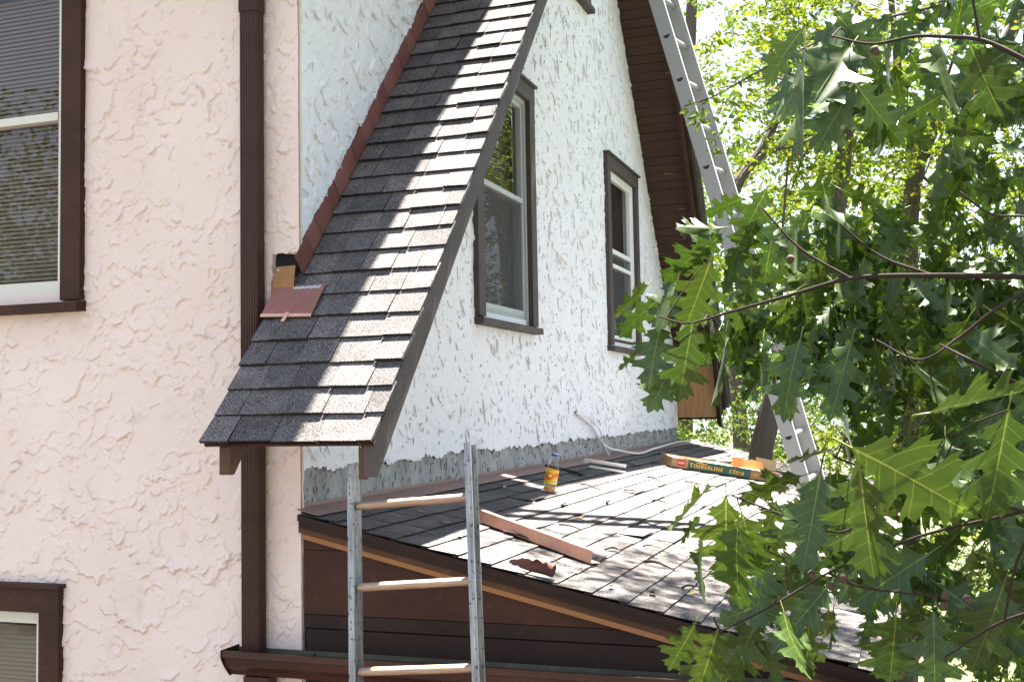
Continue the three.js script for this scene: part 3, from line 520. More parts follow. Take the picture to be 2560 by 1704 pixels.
// ---------- ladders ----------
function frameFrom(bottom, top, side) {                      // basis: y along the rail, x along the rungs, z out
  const y = top.clone().sub(bottom).normalize(), x = side.clone().addScaledVector(y, -side.dot(y)).normalize(), z = x.clone().cross(y);
  return new THREE.Matrix4().makeBasis(x, y, z).setPosition(bottom);
}
function applyFrame(g, m4) { m4.decompose(g.position, g.quaternion, g.scale); }
{
  // near ladder: left rail line and right rail line
  const l1 = V(0.499, 3.64, 0.433), l3 = V(0.55, 3.055, 0.529), r1 = V(0.957, 3.691, 0.414);
  const dir = l1.clone().sub(l3).normalize(), b = l1.clone().addScaledVector(dir, -(l1.y - 0.065) / dir.y);
  const m4 = frameFrom(b, l1, r1.clone().sub(l1)), L = l1.distanceTo(b);
  const lad = group('aluminium_ladder', scene); applyFrame(lad, m4); tag(lad, 'worn grey aluminium ladder leaning behind the rafter tail in front of the porch', 'ladder');
  const W = 0.455, up = 0.2;
  for (const [x, e, s, n] of [[0, 0.16, 1, 'side_rail'], [W, up, -1, 'side_rail']]) {
    const g = merge([box(x - 0.002 * s - 0.001, x + 0.001 - 0.002 * s, 0, L + e, -0.032, 0.032), box(Math.min(x, x - s * 0.026) , Math.max(x, x - s * 0.026), 0, L + e, 0.0325, 0.0355), box(Math.min(x, x - s * 0.026), Math.max(x, x - s * 0.026), 0, L + e, -0.0355, -0.0325),
      box(Math.min(x - s * 0.023, x - s * 0.026), Math.max(x - s * 0.023, x - s * 0.026), 0, L + e, 0.027, 0.0324)]);
    mesh(n, g, M.ladder, lad);
    const f = mesh('foot', box(x - 0.03, x + 0.03, -0.003, 0.03, -0.05, 0.05), M.black, lad); f.position.y = -0.004;
  }
  const rg = new THREE.CylinderGeometry(0.0175, 0.0175, W - 0.006, 12); rg.rotateZ(Math.PI / 2); rg.scale(1, 0.9, 1.15);
  for (let y = L, i = 0; y > 0.2; y -= 0.305, i++) {
    const r = mesh('rung', rg, M.rung, lad); r.position.set(W / 2, y, 0);
    const rv = new THREE.SphereGeometry(0.009, 8, 6); rv.scale(0.35, 1, 1); for (const x of [-0.004, W + 0.004]) { const q = mesh('rivet', rv, M.steel, lad); q.position.set(x, y, 0); }
  }
}
{
  // extension ladder standing on the low roof, leaning against the barge board
  const A = V(1.307, 5.64, -2.927), B = V(1.731, 3.999, -3.023), dir = A.clone().sub(B).normalize();
  let b = B.clone(); while (b.y > lowY(b.x) + 0.03) b.addScaledVector(dir, -0.01);
  const side = V(0.16, 0, -0.987), m4 = frameFrom(b, A, side), L = A.distanceTo(b);
  const lad = group('extension_ladder', scene); applyFrame(lad, m4); tag(lad, 'tall silver extension ladder leaning over the gable beside the trees', 'ladder');
  const W = 0.42, H2 = 5.6, hole = (y, w) => { const p = new THREE.Path(); p.absarc(0, y, w, 0, Math.PI, false); p.lineTo(w, y); return p; };
  const rail = (x, y0, y1, hw, s, holes) => {
    const sh = new THREE.Shape(); sh.moveTo(-hw, y0); sh.lineTo(hw, y0); sh.lineTo(hw, y1); sh.lineTo(-hw, y1); sh.closePath();
    for (let y = Math.ceil(y0 / 0.305) * 0.305 + 0.04; y < y1 - 0.05; y += 0.305) { const p = new THREE.Path(); for (let k = 0; k <= 8; k++) { const a = Math.PI + Math.PI * k / 8; const px = Math.cos(a) * 0.0125, py = y + 0.006 + Math.sin(a) * 0.013; k ? p.lineTo(px, py) : p.moveTo(px, py); } p.closePath(); sh.holes.push(p); }
    const web = ext(sh, 0.002); web.rotateY(Math.PI / 2); web.translate(x - 0.001, 0, 0); metreUV(web);
    return merge([web, box(Math.min(x, x + s * 0.028), Math.max(x, x + s * 0.028), y0, y1, hw, hw + 0.003), box(Math.min(x, x + s * 0.028), Math.max(x, x + s * 0.028), y0, y1, -hw - 0.003, -hw)]);
  };
  mesh('side_rail', rail(0, 0, H2, 0.044, 1), M.ladderNew, lad); mesh('side_rail', rail(W, 0, H2, 0.044, -1), M.ladderNew, lad);
  const rg = (w) => { const q = new THREE.CylinderGeometry(0.016, 0.016, w, 10); q.rotateZ(Math.PI / 2); return q; }, g1 = rg(W - 0.004);
  for (let y = 0.35; y < H2; y += 0.305) mesh('rung', g1, M.ladderNew, lad).position.set(W / 2, y, 0);
  for (let y = 0.35; y < H2; y += 0.305) { const d = new THREE.CircleGeometry(0.023, 12, Math.PI, Math.PI); d.rotateY(-Math.PI / 2); mesh('rung_hole_shade', d, M.black, lad).position.set(-0.0025, y + 0.005, 0); }  // flat black half disc paints the darkness inside the hollow rung
  for (const x of [0, W]) mesh('foot', box(x - 0.02, x + 0.02, -0.02, 0.02, -0.06, 0.05), M.black, lad);
}
// ---------- things lying on the low roof ----------
const roofTilt = -PB;                                        // rotation about z that lays a thing on the roof
const onRoof = (x, z, h = 0) => V(x + sB * h, lowY(x) + cB * h, z);
{
  // juice bottle
  const b = group('juice_bottle', scene); b.position.copy(onRoof(0.405, -2.29, 0.011)); b.rotation.z = roofTilt * 0.9; tag(b, 'clear juice bottle with yellow label and blue cap standing on the low roof', 'bottle');
  const pr = [[0, 0], [0.034, 0], [0.039, 0.006], [0.0395, 0.05], [0.0395, 0.135], [0.037, 0.15], [0.027, 0.18], [0.0215, 0.2], [0.0205, 0.214], [0.0205, 0.228]].map((p) => new THREE.Vector2(p[0], p[1]));
  mesh('glass_body', new THREE.LatheGeometry(pr, 28), mat(0.97, 0.985, 0.98, 0.02, { transmission: 1, thickness: 0, ior: 1.45 }), b);
  const cv = document.createElement('canvas'); cv.width = 512; cv.height = 256; const c = cv.getContext('2d');
  const gr = c.createLinearGradient(0, 0, 0, 256); gr.addColorStop(0, '#f0c21c'); gr.addColorStop(0.5, '#e79a12'); gr.addColorStop(1, '#e8cf2a'); c.fillStyle = gr; c.fillRect(0, 0, 512, 256);
  c.fillStyle = '#d96a12'; for (const [x, y, r] of [[150, 90, 60], [330, 120, 66], [240, 170, 44], [60, 150, 46], [440, 80, 44]]) { c.beginPath(); c.arc(x, y, r, 0, 7); c.fill(); }
  c.fillStyle = '#f3e07a'; for (const [x, y, r] of [[140, 80, 22], [345, 105, 26], [250, 160, 16]]) { c.beginPath(); c.arc(x, y, r, 0, 7); c.fill(); }
  c.fillStyle = '#ece9df'; c.beginPath(); c.ellipse(30, 70, 34, 26, 0, 0, 7); c.fill(); c.fillRect(400, 170, 52, 62); c.fillStyle = '#333'; for (let i = 0; i < 12; i++) c.fillRect(404 + i * 4, 176, i % 3 ? 1.4 : 2.4, 50);
  const lt = new THREE.CanvasTexture(cv); lt.colorSpace = THREE.SRGBColorSpace;
  const lab = new THREE.CylinderGeometry(0.0402, 0.0402, 0.088, 28, 1, true); lab.translate(0, 0.092, 0); lab.rotateY(2.1);
  mesh('label', lab, new THREE.MeshStandardMaterial({ map: lt, roughness: 0.5, side: THREE.DoubleSide }), b);
  const cap = new THREE.CylinderGeometry(0.023, 0.024, 0.017, 24); cap.translate(0, 0.226, 0); mesh('cap', cap, mat(0.07, 0.1, 0.26, 0.4), b);
  const wr = [[0, 0.003], [0.036, 0.003], [0.0375, 0.02], [0.0375, 0.03], [0, 0.03]].map((p) => new THREE.Vector2(p[0], p[1])); mesh('juice', new THREE.LatheGeometry(wr, 24), mat(0.85, 0.5, 0.12, 0.05, { transmission: 0.7, thickness: 0.03, ior: 1.33 }), b);
}
{
  // hammer with a dark head
  const h = group('hammer', scene); const p0 = onRoof(0.10, -3.42, 0.024), p1 = onRoof(0.27, -3.44, 0.022), d = p1.clone().sub(p0); tag(h, 'black claw hammer lying on the shaded low roof beside the bottle', 'hammer');
  h.position.copy(p0); h.quaternion.setFromUnitVectors(V(1, 0, 0), d.clone().normalize());
  const L = 0.26; const hd = new THREE.CylinderGeometry(0.0085, 0.011, L, 8); hd.rotateZ(Math.PI / 2); hd.translate(L / 2 - 0.08, 0, 0); mesh('handle', hd, M.black, h);
  const face = new THREE.CylinderGeometry(0.012, 0.012, 0.03, 10); face.rotateX(Math.PI / 2); face.translate(L - 0.07, 0, 0.045);
  mesh('head', merge([face, box(L - 0.082, L - 0.058, -0.011, 0.011, -0.03, 0.032)]), mat(0.03, 0.03, 0.028, 0.45, { metalness: 0.6 }), h);
  const cl = tube([[L - 0.07, 0, -0.03], [L - 0.068, -0.004, -0.07], [L - 0.06, -0.016, -0.105]], 0.011, 0.004, 8, 6); mesh('claw', cl, mat(0.03, 0.03, 0.028, 0.45, { metalness: 0.6 }), h);
}
function bar(name, label, cat, p0, p1, prof, m, grp) {       // straight channel piece between two points on the roof
  const d = p1.clone().sub(p0), L = d.length(), x = d.clone().normalize(), n = V(sB, cB, 0), z = x.clone().cross(n).normalize(), y = z.clone().cross(x);
  const g = ext(shapeOf(prof), L); const o = mesh(name, g, m, scene); o.position.copy(p0);
  const w = y.clone().cross(x); o.quaternion.setFromRotationMatrix(new THREE.Matrix4().makeBasis(w, y, x)); metreUV(g); tag(o, label, cat, grp); return o;
}
const angleProf = (w, h, t) => [[0, 0], [w, 0], [w, t], [t, t], [t, h], [0, h]];
bar('metal_trim', 'shiny metal trim strip lying nearest the wall on the low roof', 'metal trim', onRoof(0.065, -4.3, 0.013), onRoof(0.345, -4.55, 0.013), angleProf(0.05, 0.03, 0.002), M.steel, 'loose metal trim');
bar('metal_trim', 'shiny metal trim strip lying farther from the wall on the low roof', 'metal trim', onRoof(0.19, -4.0, 0.013), onRoof(0.43, -4.19, 0.013), angleProf(0.045, 0.016, 0.002), M.steel, 'loose metal trim');
bar('copper_strip', 'long bent orange copper flashing strip lying on the sunlit roof behind the ladder', 'copper flashing', onRoof(0.535, -0.74, 0.014), onRoof(1.17, -0.45, 0.014), [[0, 0], [0.07, 0], [0.07, 0.002], [0.0025, 0.002], [0.004, 0.052], [0.03, 0.054], [0.03, 0.056], [0.0, 0.056]], M.copperNew);
{
  // curled strip of old shingle and copper at the roof edge
  const rows = 10, cols = 12, pos = [], idx = [];
  for (let j = 0; j <= rows; j++) for (let i = 0; i <= cols; i++) {
    const u = i / cols, v = j / rows, a = v * 4.2 * (0.35 + 0.65 * u), r = 0.019 + 0.009 * u + 0.004 * (hash(i, j, 5) - 0.5);
    pos.push(0.0 + u * 0.2, 0.004 + r * (1 - Math.cos(a)) + 0.006 * (hash(i, j, 9) - 0.5) * (j === rows ? 2.5 : 0.4), -0.015 - r * Math.sin(a) * (0.8 + 0.3 * u) + 0.02 * u + 0.01 * (hash(i, 1, 4) - 0.5));
    if (i < cols && j < rows) { const k = j * (cols + 1) + i; idx.push(k, k + 1, k + cols + 1, k + 1, k + cols + 2, k + cols + 1); }
  }
  const g = new THREE.BufferGeometry(); g.setAttribute('position', new THREE.Float32BufferAttribute(pos, 3)); g.setIndex(idx); g.computeVertexNormals();
  const o = mesh('curled_scrap', g, mat(0.1, 0.03, 0.018, 0.7, { side: THREE.DoubleSide }), scene); o.position.copy(onRoof(0.95, 0.02, 0.012)); o.rotation.z = roofTilt; o.rotation.y = 0.0;
  tag(o, 'curled rust-red scrap of old shingle at the low roof edge', 'scrap');
}
{
  // long carton of roof shingles, printed
  const cv = document.createElement('canvas'); cv.width = 1024; cv.height = 96; const c = cv.getContext('2d');
  c.fillStyle = '#254a3a'; c.fillRect(0, 0, 1024, 96); c.fillStyle = '#9d7a58'; c.fillRect(0, 0, 150, 96); c.fillStyle = '#b3302a'; c.fillRect(52, 14, 74, 62); c.fillStyle = '#e9c9b8'; c.font = 'bold 30px sans-serif'; c.textAlign = 'center'; c.fillText('GAF', 89, 56);
  c.fillStyle = '#d9a23a'; c.textAlign = 'left'; c.font = 'bold 62px sans-serif'; c.fillText('T', 164, 74); c.font = 'bold 52px sans-serif'; c.fillText('IMBERLINE', 200, 72); c.beginPath(); c.moveTo(215, 22); c.lineTo(250, 8); c.lineTo(300, 20); c.lineTo(330, 14); c.lineTo(320, 28); c.lineTo(240, 26); c.closePath(); c.fill();
  c.font = 'italic bold 58px serif'; c.fillText('Ultra', 530, 74); c.fillStyle = '#8f6a45'; c.fillRect(745, 0, 279, 96); c.fillStyle = '#c9973f'; c.font = 'bold 40px sans-serif'; c.fillText('30', 770, 66); c.fillStyle = '#b3302a'; c.fillRect(900, 10, 90, 40);
  const t = new THREE.CanvasTexture(cv); t.colorSpace = THREE.SRGBColorSpace;
  const cv2 = document.createElement('canvas'); cv2.width = 1024; cv2.height = 256; const e = cv2.getContext('2d');
  e.fillStyle = '#d8d4c6'; e.fillRect(0, 0, 1024, 256); e.fillStyle = '#5d8c80'; e.fillRect(300, 60, 330, 160); e.fillStyle = '#7a3a2c'; e.fillRect(110, 30, 120, 120); e.fillStyle = '#8fb0a6'; for (let i = 0; i < 26; i++) e.fillRect(300 + hash(i, 1, 1) * 600, hash(i, 2, 1) * 240, 60, 12);
  const t2 = new THREE.CanvasTexture(cv2); t2.colorSpace = THREE.SRGBColorSpace;
  const k = group('shingle_carton', scene); const p0 = onRoof(0.52, -5.5, 0.016), p1 = onRoof(1.36, -6.25, 0.016), x = p1.clone().sub(p0), L = x.length(); x.normalize(); const n = V(sB, cB, 0).addScaledVector(x, -V(sB, cB, 0).dot(x)).normalize(), z = x.clone().cross(n);
  k.position.copy(p0); k.quaternion.setFromRotationMatrix(new THREE.Matrix4().makeBasis(x, n, z)); tag(k, 'long green printed shingle carton lying open on the low roof', 'carton');
  const D = 0.2, Hh = 0.085, side = new THREE.PlaneGeometry(L, Hh); side.translate(L / 2, Hh / 2, 0.0015);
  mesh('printed_side', side, new THREE.MeshStandardMaterial({ map: t, roughness: 0.6 }), k);
  mesh('walls', merge([box(0, L, 0, Hh, -0.003, 0), box(0, L, 0, Hh, -D, -D + 0.003), box(0, 0.003, 0, Hh, -D + 0.003, -0.003), box(L - 0.003, L, 0, Hh, -D + 0.003, -0.003)]), mat(0.3, 0.19, 0.1, 0.8), k);
  const inn = new THREE.PlaneGeometry(L - 0.01, D - 0.01, 24, 6); inn.rotateX(-Math.PI / 2); const ip = inn.attributes.position; for (let i = 0; i < ip.count; i++) ip.setY(i, 0.062 + 0.02 * vnoise(ip.getX(i) * 9 + 40, ip.getZ(i) * 9 + 40, 512, 512, 8)); inn.computeVertexNormals(); inn.translate(L / 2, 0, -D / 2);
  mesh('wrapper', inn, new THREE.MeshStandardMaterial({ map: t2, roughness: 0.55, side: THREE.DoubleSide }), k);
  const fl = new THREE.PlaneGeometry(0.34, 0.1, 6, 2); fl.rotateX(-0.5); fl.translate(L - 0.28, Hh + 0.025, -0.12); const fp = fl.attributes.position; for (let i = 0; i < fp.count; i++) fp.setY(i, fp.getY(i) + 0.02 * (hash(i, 3, 8) - 0.5)); fl.computeVertexNormals();
  mesh('orange_flap', fl, mat(0.75, 0.2, 0.03, 0.6, { side: THREE.DoubleSide, transmission: 0.3 }), k).userData.label = 'orange paper flap';
  const ca = box(-0.1, 0.1, 0, 0.1, -0.002, 0.002); ca.rotateX(-0.35); const cm = mesh('cardboard_piece', ca, mat(0.46, 0.31, 0.15, 0.85), scene); cm.position.copy(onRoof(1.2, -6.55, 0.09)); cm.rotation.set(0, 0.35, roofTilt); tag(cm, 'small tan piece of cardboard standing behind the shingle carton', 'cardboard');
}
{
  // white cable from the wall along the flashing
  const pts = [[0.012, 3.968, -4.28], [0.03, 3.9, -4.52], [0.03, 3.84, -4.72], [0.02, 3.74, -4.95], [0.05, 3.66, -5.1], [0.07, 3.62, -5.4], [0.13, 3.57, -5.9], [0.1, 3.58, -6.8], [0.06, 3.59, -7.8], [0.05, 3.592, -8.6], [0.12, 3.58, -9.2]];
  const c = mesh('white_cable', merge([tube(pts, 0.011, 0.011, 60, 6)]), M.cableWhite, scene); tag(c, 'white cable hanging from the gable wall and lying along the flashing', 'cable');
  const c2 = mesh('thin_cable', tube([[0.012, 3.96, -4.33], [0.05, 3.9, -4.62], [0.06, 3.8, -4.86], [0.05, 3.68, -5.0], [0.08, 3.59, -5.06]], 0.006, 0.006, 24, 6), M.cableWhite, scene); tag(c2, 'thin pale cord looping down the gable wall above the flashing', 'cord');
}
{
  // twigs, curled asphalt slivers and fallen leaves
  const spots = [[0.62, -1.9], [0.75, -2.4], [0.95, -3.0], [0.7, -3.2], [1.1, -1.9], [0.86, -1.2], [1.25, -1.25], [1.4, -0.8], [1.05, -2.6], [1.5, -2.2], [0.66, -4.2], [1.3, -3.4], [0.9, -4.6], [1.15, -0.9], [1.7, -1.4], [0.78, -0.62], [0.5, -2.9], [1.6, -0.5], [0.3, -4.9], [0.4, -5.4], [0.2, -4.7]];
  spots.forEach(([x, z], i) => {
    const L = rr(0.08, 0.2), a = rr(-0.5, 0.5) + (rnd() < 0.5 ? 0 : 1.2), h = 0.017;
    const p = (t, up) => { const q = onRoof(x + Math.cos(a) * L * t, z - Math.sin(a) * L * t, h + up); return [q.x, q.y, q.z]; };
    const o = mesh('twig', tube([p(-0.5, 0), p(-0.2, rr(0, 0.012)), p(0.2, rr(0, 0.01)), p(0.5, 0)], rr(0.005, 0.009), 0.003, 8, 5), mat(0.025, 0.016, 0.014, 0.9), scene);
    const w = z < -3.9 ? (x < 0.5 ? 'in the shade near the metal trim' : 'on the sunlit roof in front of the carton') : z > -1.3 ? (x < 1.0 ? 'beside the copper strip' : 'under the oak leaves') : x < 0.8 ? 'along the shadow edge right of the bottle' : 'in the middle of the sunlit roof'; tag(o, 'dark thin sliver ' + w, 'twig', 'slivers ' + w);
  });
  const lf = new THREE.CircleGeometry(0.022, 7); lf.scale(1, 0.55, 1); lf.rotateX(-Math.PI / 2); const lp = lf.attributes.position; for (let i = 0; i < lp.count; i++) lp.setY(i, lp.getX(i) ** 2 * 12 + 0.002); lf.computeVertexNormals();
  const cols = [[0.45, 0.3, 0.05], [0.35, 0.16, 0.05], [0.5, 0.42, 0.2], [0.12, 0.16, 0.04]];
  [[0.46, -0.5], [0.3, -0.62], [0.62, -0.3], [0.52, -0.22], [0.36, -1.1], [0.8, -1.6], [1.35, -0.12], [1.5, -0.2], [1.62, -0.4], [2.05, -0.22], [0.22, -2.0], [0.5, -1.7], [1.2, -2.0], [0.34, -3.1]].forEach(([x, z], i) => {
    const o = mesh('fallen_leaf', lf, mat(...cols[i % 4], 0.7, { side: THREE.DoubleSide }), scene); o.position.copy(onRoof(x, z, 0.012)); o.rotation.set(0, rr(0, 6), roofTilt); o.scale.setScalar(rr(0.6, 1.5));
    const cn = ['yellow', 'rust-brown', 'pale tan', 'dull green'][i % 4]; tag(o, `small ${cn} fallen leaf lying on the low roof`, 'leaf', cn + ' leaves on the low roof');
  });
}
// oak leaves: base xyz, tip xyz, 1 = upper side turned to the yard, 0 = underside
const OAK_LEAVES = [
[2.15,4.608,1.116,2.076,4.5,1.056,1],[2.089,4.583,1.136,2.001,4.562,1.13,0],[2.12,4.522,1.122,2.059,4.416,1.077,0],
[2.304,4.591,1.061,2.337,4.445,1.138,1],[2.268,4.551,1.072,2.209,4.468,1.009,1],[2.231,4.601,1.088,2.315,4.605,0.993,0],
[2.346,4.604,1.048,2.427,4.554,1.066,0],[2.358,4.489,1.036,2.36,4.369,0.939,1],[2.519,4.518,0.981,2.467,4.427,1.035,1],
[2.688,4.66,0.98,2.616,4.539,0.931,1],[2.621,4.545,0.947,2.686,4.464,0.908,1],[2.751,4.674,0.91,2.748,4.553,0.872,1],
[2.528,4.535,0.979,2.497,4.444,0.914,1],[1.902,4.354,1.187,1.867,4.249,1.258,1],[1.825,4.344,1.213,1.774,4.268,1.29,0],
[1.862,4.309,1.198,1.756,4.245,1.183,0],[1.903,4.325,1.185,1.873,4.245,1.151,0],[1.995,4.453,1.161,1.877,4.408,1.113,0],
[2.032,4.378,1.402,1.967,4.238,1.357,1],[1.853,4.231,1.196,1.836,4.109,1.267,1],[2.006,4.207,1.55,1.963,4.062,1.48,1],
[1.802,4.166,1.21,1.759,4.115,1.243,0],[1.89,4.124,1.176,1.845,4.035,1.252,1],[2.073,4.185,1.447,2.068,4.034,1.51,0],
[2.101,4.396,1.12,2.09,4.288,1.078,0],[2.158,4.467,1.104,2.134,4.365,1.097,1],[2.225,4.506,1.084,2.218,4.39,1.137,1],
[2.157,4.349,1.097,2.128,4.293,1.061,1],[2.126,4.189,1.098,2.134,4.063,1.176,0],[2.242,4.172,1.281,2.196,4.022,1.338,1],
[2.263,4.212,1.051,2.233,4.116,1.032,1],[2.369,4.164,1.232,2.328,4.014,1.294,1],[2.422,4.169,0.993,2.437,4.074,0.939,1],
[2.405,4.227,1.002,2.339,4.192,1.043,1],[2.43,4.238,0.994,2.543,4.226,1.014,0],[2.332,4.17,1.024,2.249,4.084,1.138,0],
[2.567,4.173,1.024,2.647,4.047,1.049,0],[2.541,3.979,1.959,2.692,4.019,1.865,0],[2.627,4.337,0.932,2.602,4.236,0.988,1],
[2.444,4.329,0.995,2.428,4.242,0.927,1],[2.196,4.314,1.081,2.168,4.229,1.025,0],[2.672,4.178,0.905,2.709,4.138,0.931,0],
[2.026,4.484,1.152,1.954,4.43,1.113,0],[2.068,4.449,1.135,2.045,4.34,1.194,0],[2.307,4.456,1.051,2.278,4.371,0.99,0],
[2.404,4.414,1.015,2.386,4.324,1.056,0],[2.483,4.36,0.984,2.47,4.278,1.006,1],[2.684,4.356,0.913,2.695,4.269,0.847,0],
[2.522,4.083,0.952,2.507,3.992,1.003,0],[2.465,4.027,0.968,2.446,3.935,0.957,0],[2.293,4.364,1.05,2.265,4.288,1.001,0],
[2.085,4.322,1.121,2.052,4.234,1.067,0],[2.11,3.797,1.771,2.091,3.636,1.701,1],[2.111,3.734,1.529,2.125,3.589,1.415,1],
[1.977,3.775,1.123,1.886,3.698,1.227,0],[1.941,3.692,1.131,1.89,3.641,1.155,0],[1.948,3.635,1.138,1.922,3.501,1.21,0],
[2.137,3.736,1.791,2.11,3.572,1.731,1],[2.143,3.622,1.333,2.12,3.468,1.365,0],[2.326,3.858,1.913,2.297,3.704,1.95,1],
[2.415,3.881,2.197,2.422,3.716,2.1,1],[2.287,3.868,1.02,2.21,3.84,1.109,0],[2.221,3.803,1.113,2.082,3.769,1.062,0],
[2.403,3.92,2.204,2.544,3.839,2.044,0],[2.309,3.814,1.009,2.295,3.676,0.93,0],[2.468,3.81,1.187,2.563,3.71,1.047,1],
[2.19,3.568,1.035,2.158,3.433,0.952,1],[2.575,3.919,1.707,2.574,3.792,1.798,1],[2.67,3.983,2.115,2.641,3.82,2.047,1],
[2.79,3.995,0.947,2.663,3.959,0.901,0],[2.457,3.508,1.535,2.441,3.344,1.449,1],[2.54,3.521,1.539,2.535,3.37,1.571,1],
[2.092,3.414,1.174,2.021,3.262,1.114,1],[2.031,3.439,1.447,1.969,3.286,1.362,1],[1.999,3.339,1.087,1.965,3.202,1.02,0],
[1.913,3.386,1.121,1.85,3.274,1.103,0],[2.203,3.507,1.539,2.234,3.395,1.62,0],[2.251,3.426,1.004,2.192,3.377,0.988,0],
[2.27,3.42,0.997,2.261,3.343,0.963,1],[2.385,3.415,0.957,2.374,3.34,0.995,0],[2.597,3.586,0.893,2.536,3.5,0.936,1],
[2.659,3.58,0.871,2.649,3.486,0.816,1],[2.206,3.545,1.028,2.234,3.449,1.086,0],[2.663,3.296,0.852,2.667,3.22,0.886,1],
[2.395,3.565,0.963,2.378,3.409,0.877,1],[2.299,3.544,0.995,2.288,3.479,1.015,0],[2.497,3.722,0.937,2.484,3.624,0.961,1],
[2.256,3.686,1.019,2.25,3.608,1.039,0],[2.693,3.85,0.877,2.675,3.744,0.947,1],[2.773,3.686,0.838,2.759,3.556,0.766,1],
[2.143,3.729,1.062,2.115,3.653,1.013,0],[2.343,3.705,0.99,2.314,3.612,1.059,0],[2.517,3.499,0.916,2.504,3.385,0.898,1],
[2.411,3.334,0.942,2.393,3.251,0.957,0],[2.1,3.34,1.052,2.124,3.25,1.025,0],[2.216,3.378,1.014,2.201,3.246,0.937,0],
[2.629,3.679,0.888,2.609,3.592,0.836,0],[2.723,3.373,0.835,2.706,3.263,0.885,1],[2.264,5.058,1.106,2.168,4.958,1.095,1],
[2.403,5.078,1.158,2.317,4.936,1.24,1],[2.406,4.84,1.587,2.328,4.708,1.702,1],[2.341,4.931,1.071,2.303,4.819,1.099,1],
[2.414,5.085,1.055,2.321,5.063,1.053,1],[2.351,4.636,2.269,2.343,4.466,2.358,0],[2.218,4.936,1.114,2.21,4.801,1.176,0],
[2.504,5.096,1.024,2.438,5.044,1.034,1],[2.528,5.083,1.015,2.528,4.988,1.053,1],[2.466,4.968,1.029,2.441,4.874,0.995,1],
[2.504,4.95,1.014,2.513,4.871,0.941,1],[2.461,4.894,1.026,2.451,4.755,1.047,1],[2.392,4.935,1.053,2.346,4.784,1.151,1],
[2.619,5.008,0.978,2.599,4.911,0.987,0],[2.617,4.937,1.236,2.632,4.772,1.302,0],[2.695,5.138,0.96,2.668,5.059,0.893,1],
[2.666,5.123,0.969,2.596,5.07,0.999,1],[2.773,5.104,0.93,2.781,5.005,0.962,0],[2.716,5.002,0.943,2.739,4.946,0.961,0],
[2.601,5.077,0.989,2.559,5.04,0.984,1],[2.379,5.138,1.071,2.468,5.147,0.981,1],[2.423,5.022,1.047,2.414,4.941,1.089,0],
[2.575,5.14,1.002,2.548,5.09,0.965,0],[2.734,5.142,0.946,2.747,5.046,0.99,0],[2.545,4.99,1.003,2.584,4.921,0.933,0],
[2.329,4.895,1.072,2.32,4.799,1.107,0]];
const OAK_BRANCHES = [[0.017,[[2.876,4.275,1.53],[2.757,4.276,1.572],[2.565,4.288,1.587],[2.386,4.29,1.597],[2.25,4.259,1.59],[2.115,4.231,1.561],[1.983,4.207,1.521],[1.914,4.23,1.493]]],[0.008,[[2.386,4.29,1.597],[2.274,4.369,1.588],[2.187,4.475,1.573]]],[0.009,[[2.565,4.288,1.587],[2.453,4.341,1.577],[2.368,4.417,1.612]]],[0.01,[[2.847,4.286,1.754],[2.741,4.225,1.734],[2.675,4.186,1.754],[2.61,4.136,1.721],[2.529,4.09,1.746],[2.441,4.137,1.727]]],[0.012,[[2.82,3.966,1.849],[2.723,4.027,1.833],[2.643,4.075,1.812],[2.571,4.123,1.734]]],[0.009,[[2.797,3.75,1.949],[2.704,3.786,1.931],[2.623,3.804,1.907],[2.525,3.834,1.943],[2.472,3.848,1.963],[2.405,3.873,1.935],[2.36,3.891,1.952]]],[0.007,[[2.472,3.848,1.963],[2.347,3.712,1.679],[2.239,3.731,1.612],[2.155,3.755,1.537],[2.085,3.778,1.51]]],[0.011,[[2.821,3.586,1.717],[2.68,3.527,1.657],[2.559,3.429,1.587]]],[0.009,[[2.741,3.752,1.756],[2.702,3.649,1.71],[2.68,3.527,1.657]]],[0.008,[[2.704,3.786,1.931],[2.515,3.712,1.727],[2.394,3.646,1.606],[2.309,3.599,1.526],[2.164,3.509,1.518],[2.046,3.444,1.502]]],[0.008,[[2.309,3.599,1.526],[2.381,3.574,1.552],[2.469,3.567,1.574],[2.553,3.565,1.597]]],[0.014,[[2.844,4.604,1.881],[2.748,4.685,1.867],[2.669,4.743,1.846],[2.61,4.766,1.815],[2.546,4.785,1.785],[2.456,4.786,1.764],[2.372,4.821,1.743]]],[0.006,[[2.669,4.743,1.846],[2.663,4.791,1.851],[2.651,4.874,1.861]]],[0.007,[[2.849,4.36,1.758],[2.747,4.386,1.742],[2.687,4.4,1.711],[2.627,4.458,1.683]]]];
const ACORNS = [[2.273,3.596,1.549],[2.344,3.592,1.567],[2.316,3.571,1.554],[2.564,3.566,1.594],[2.61,3.564,1.631],[2.559,3.542,1.594],[2.277,3.631,1.55],[2.25,4.343,1.585],[2.464,4.767,1.77]];
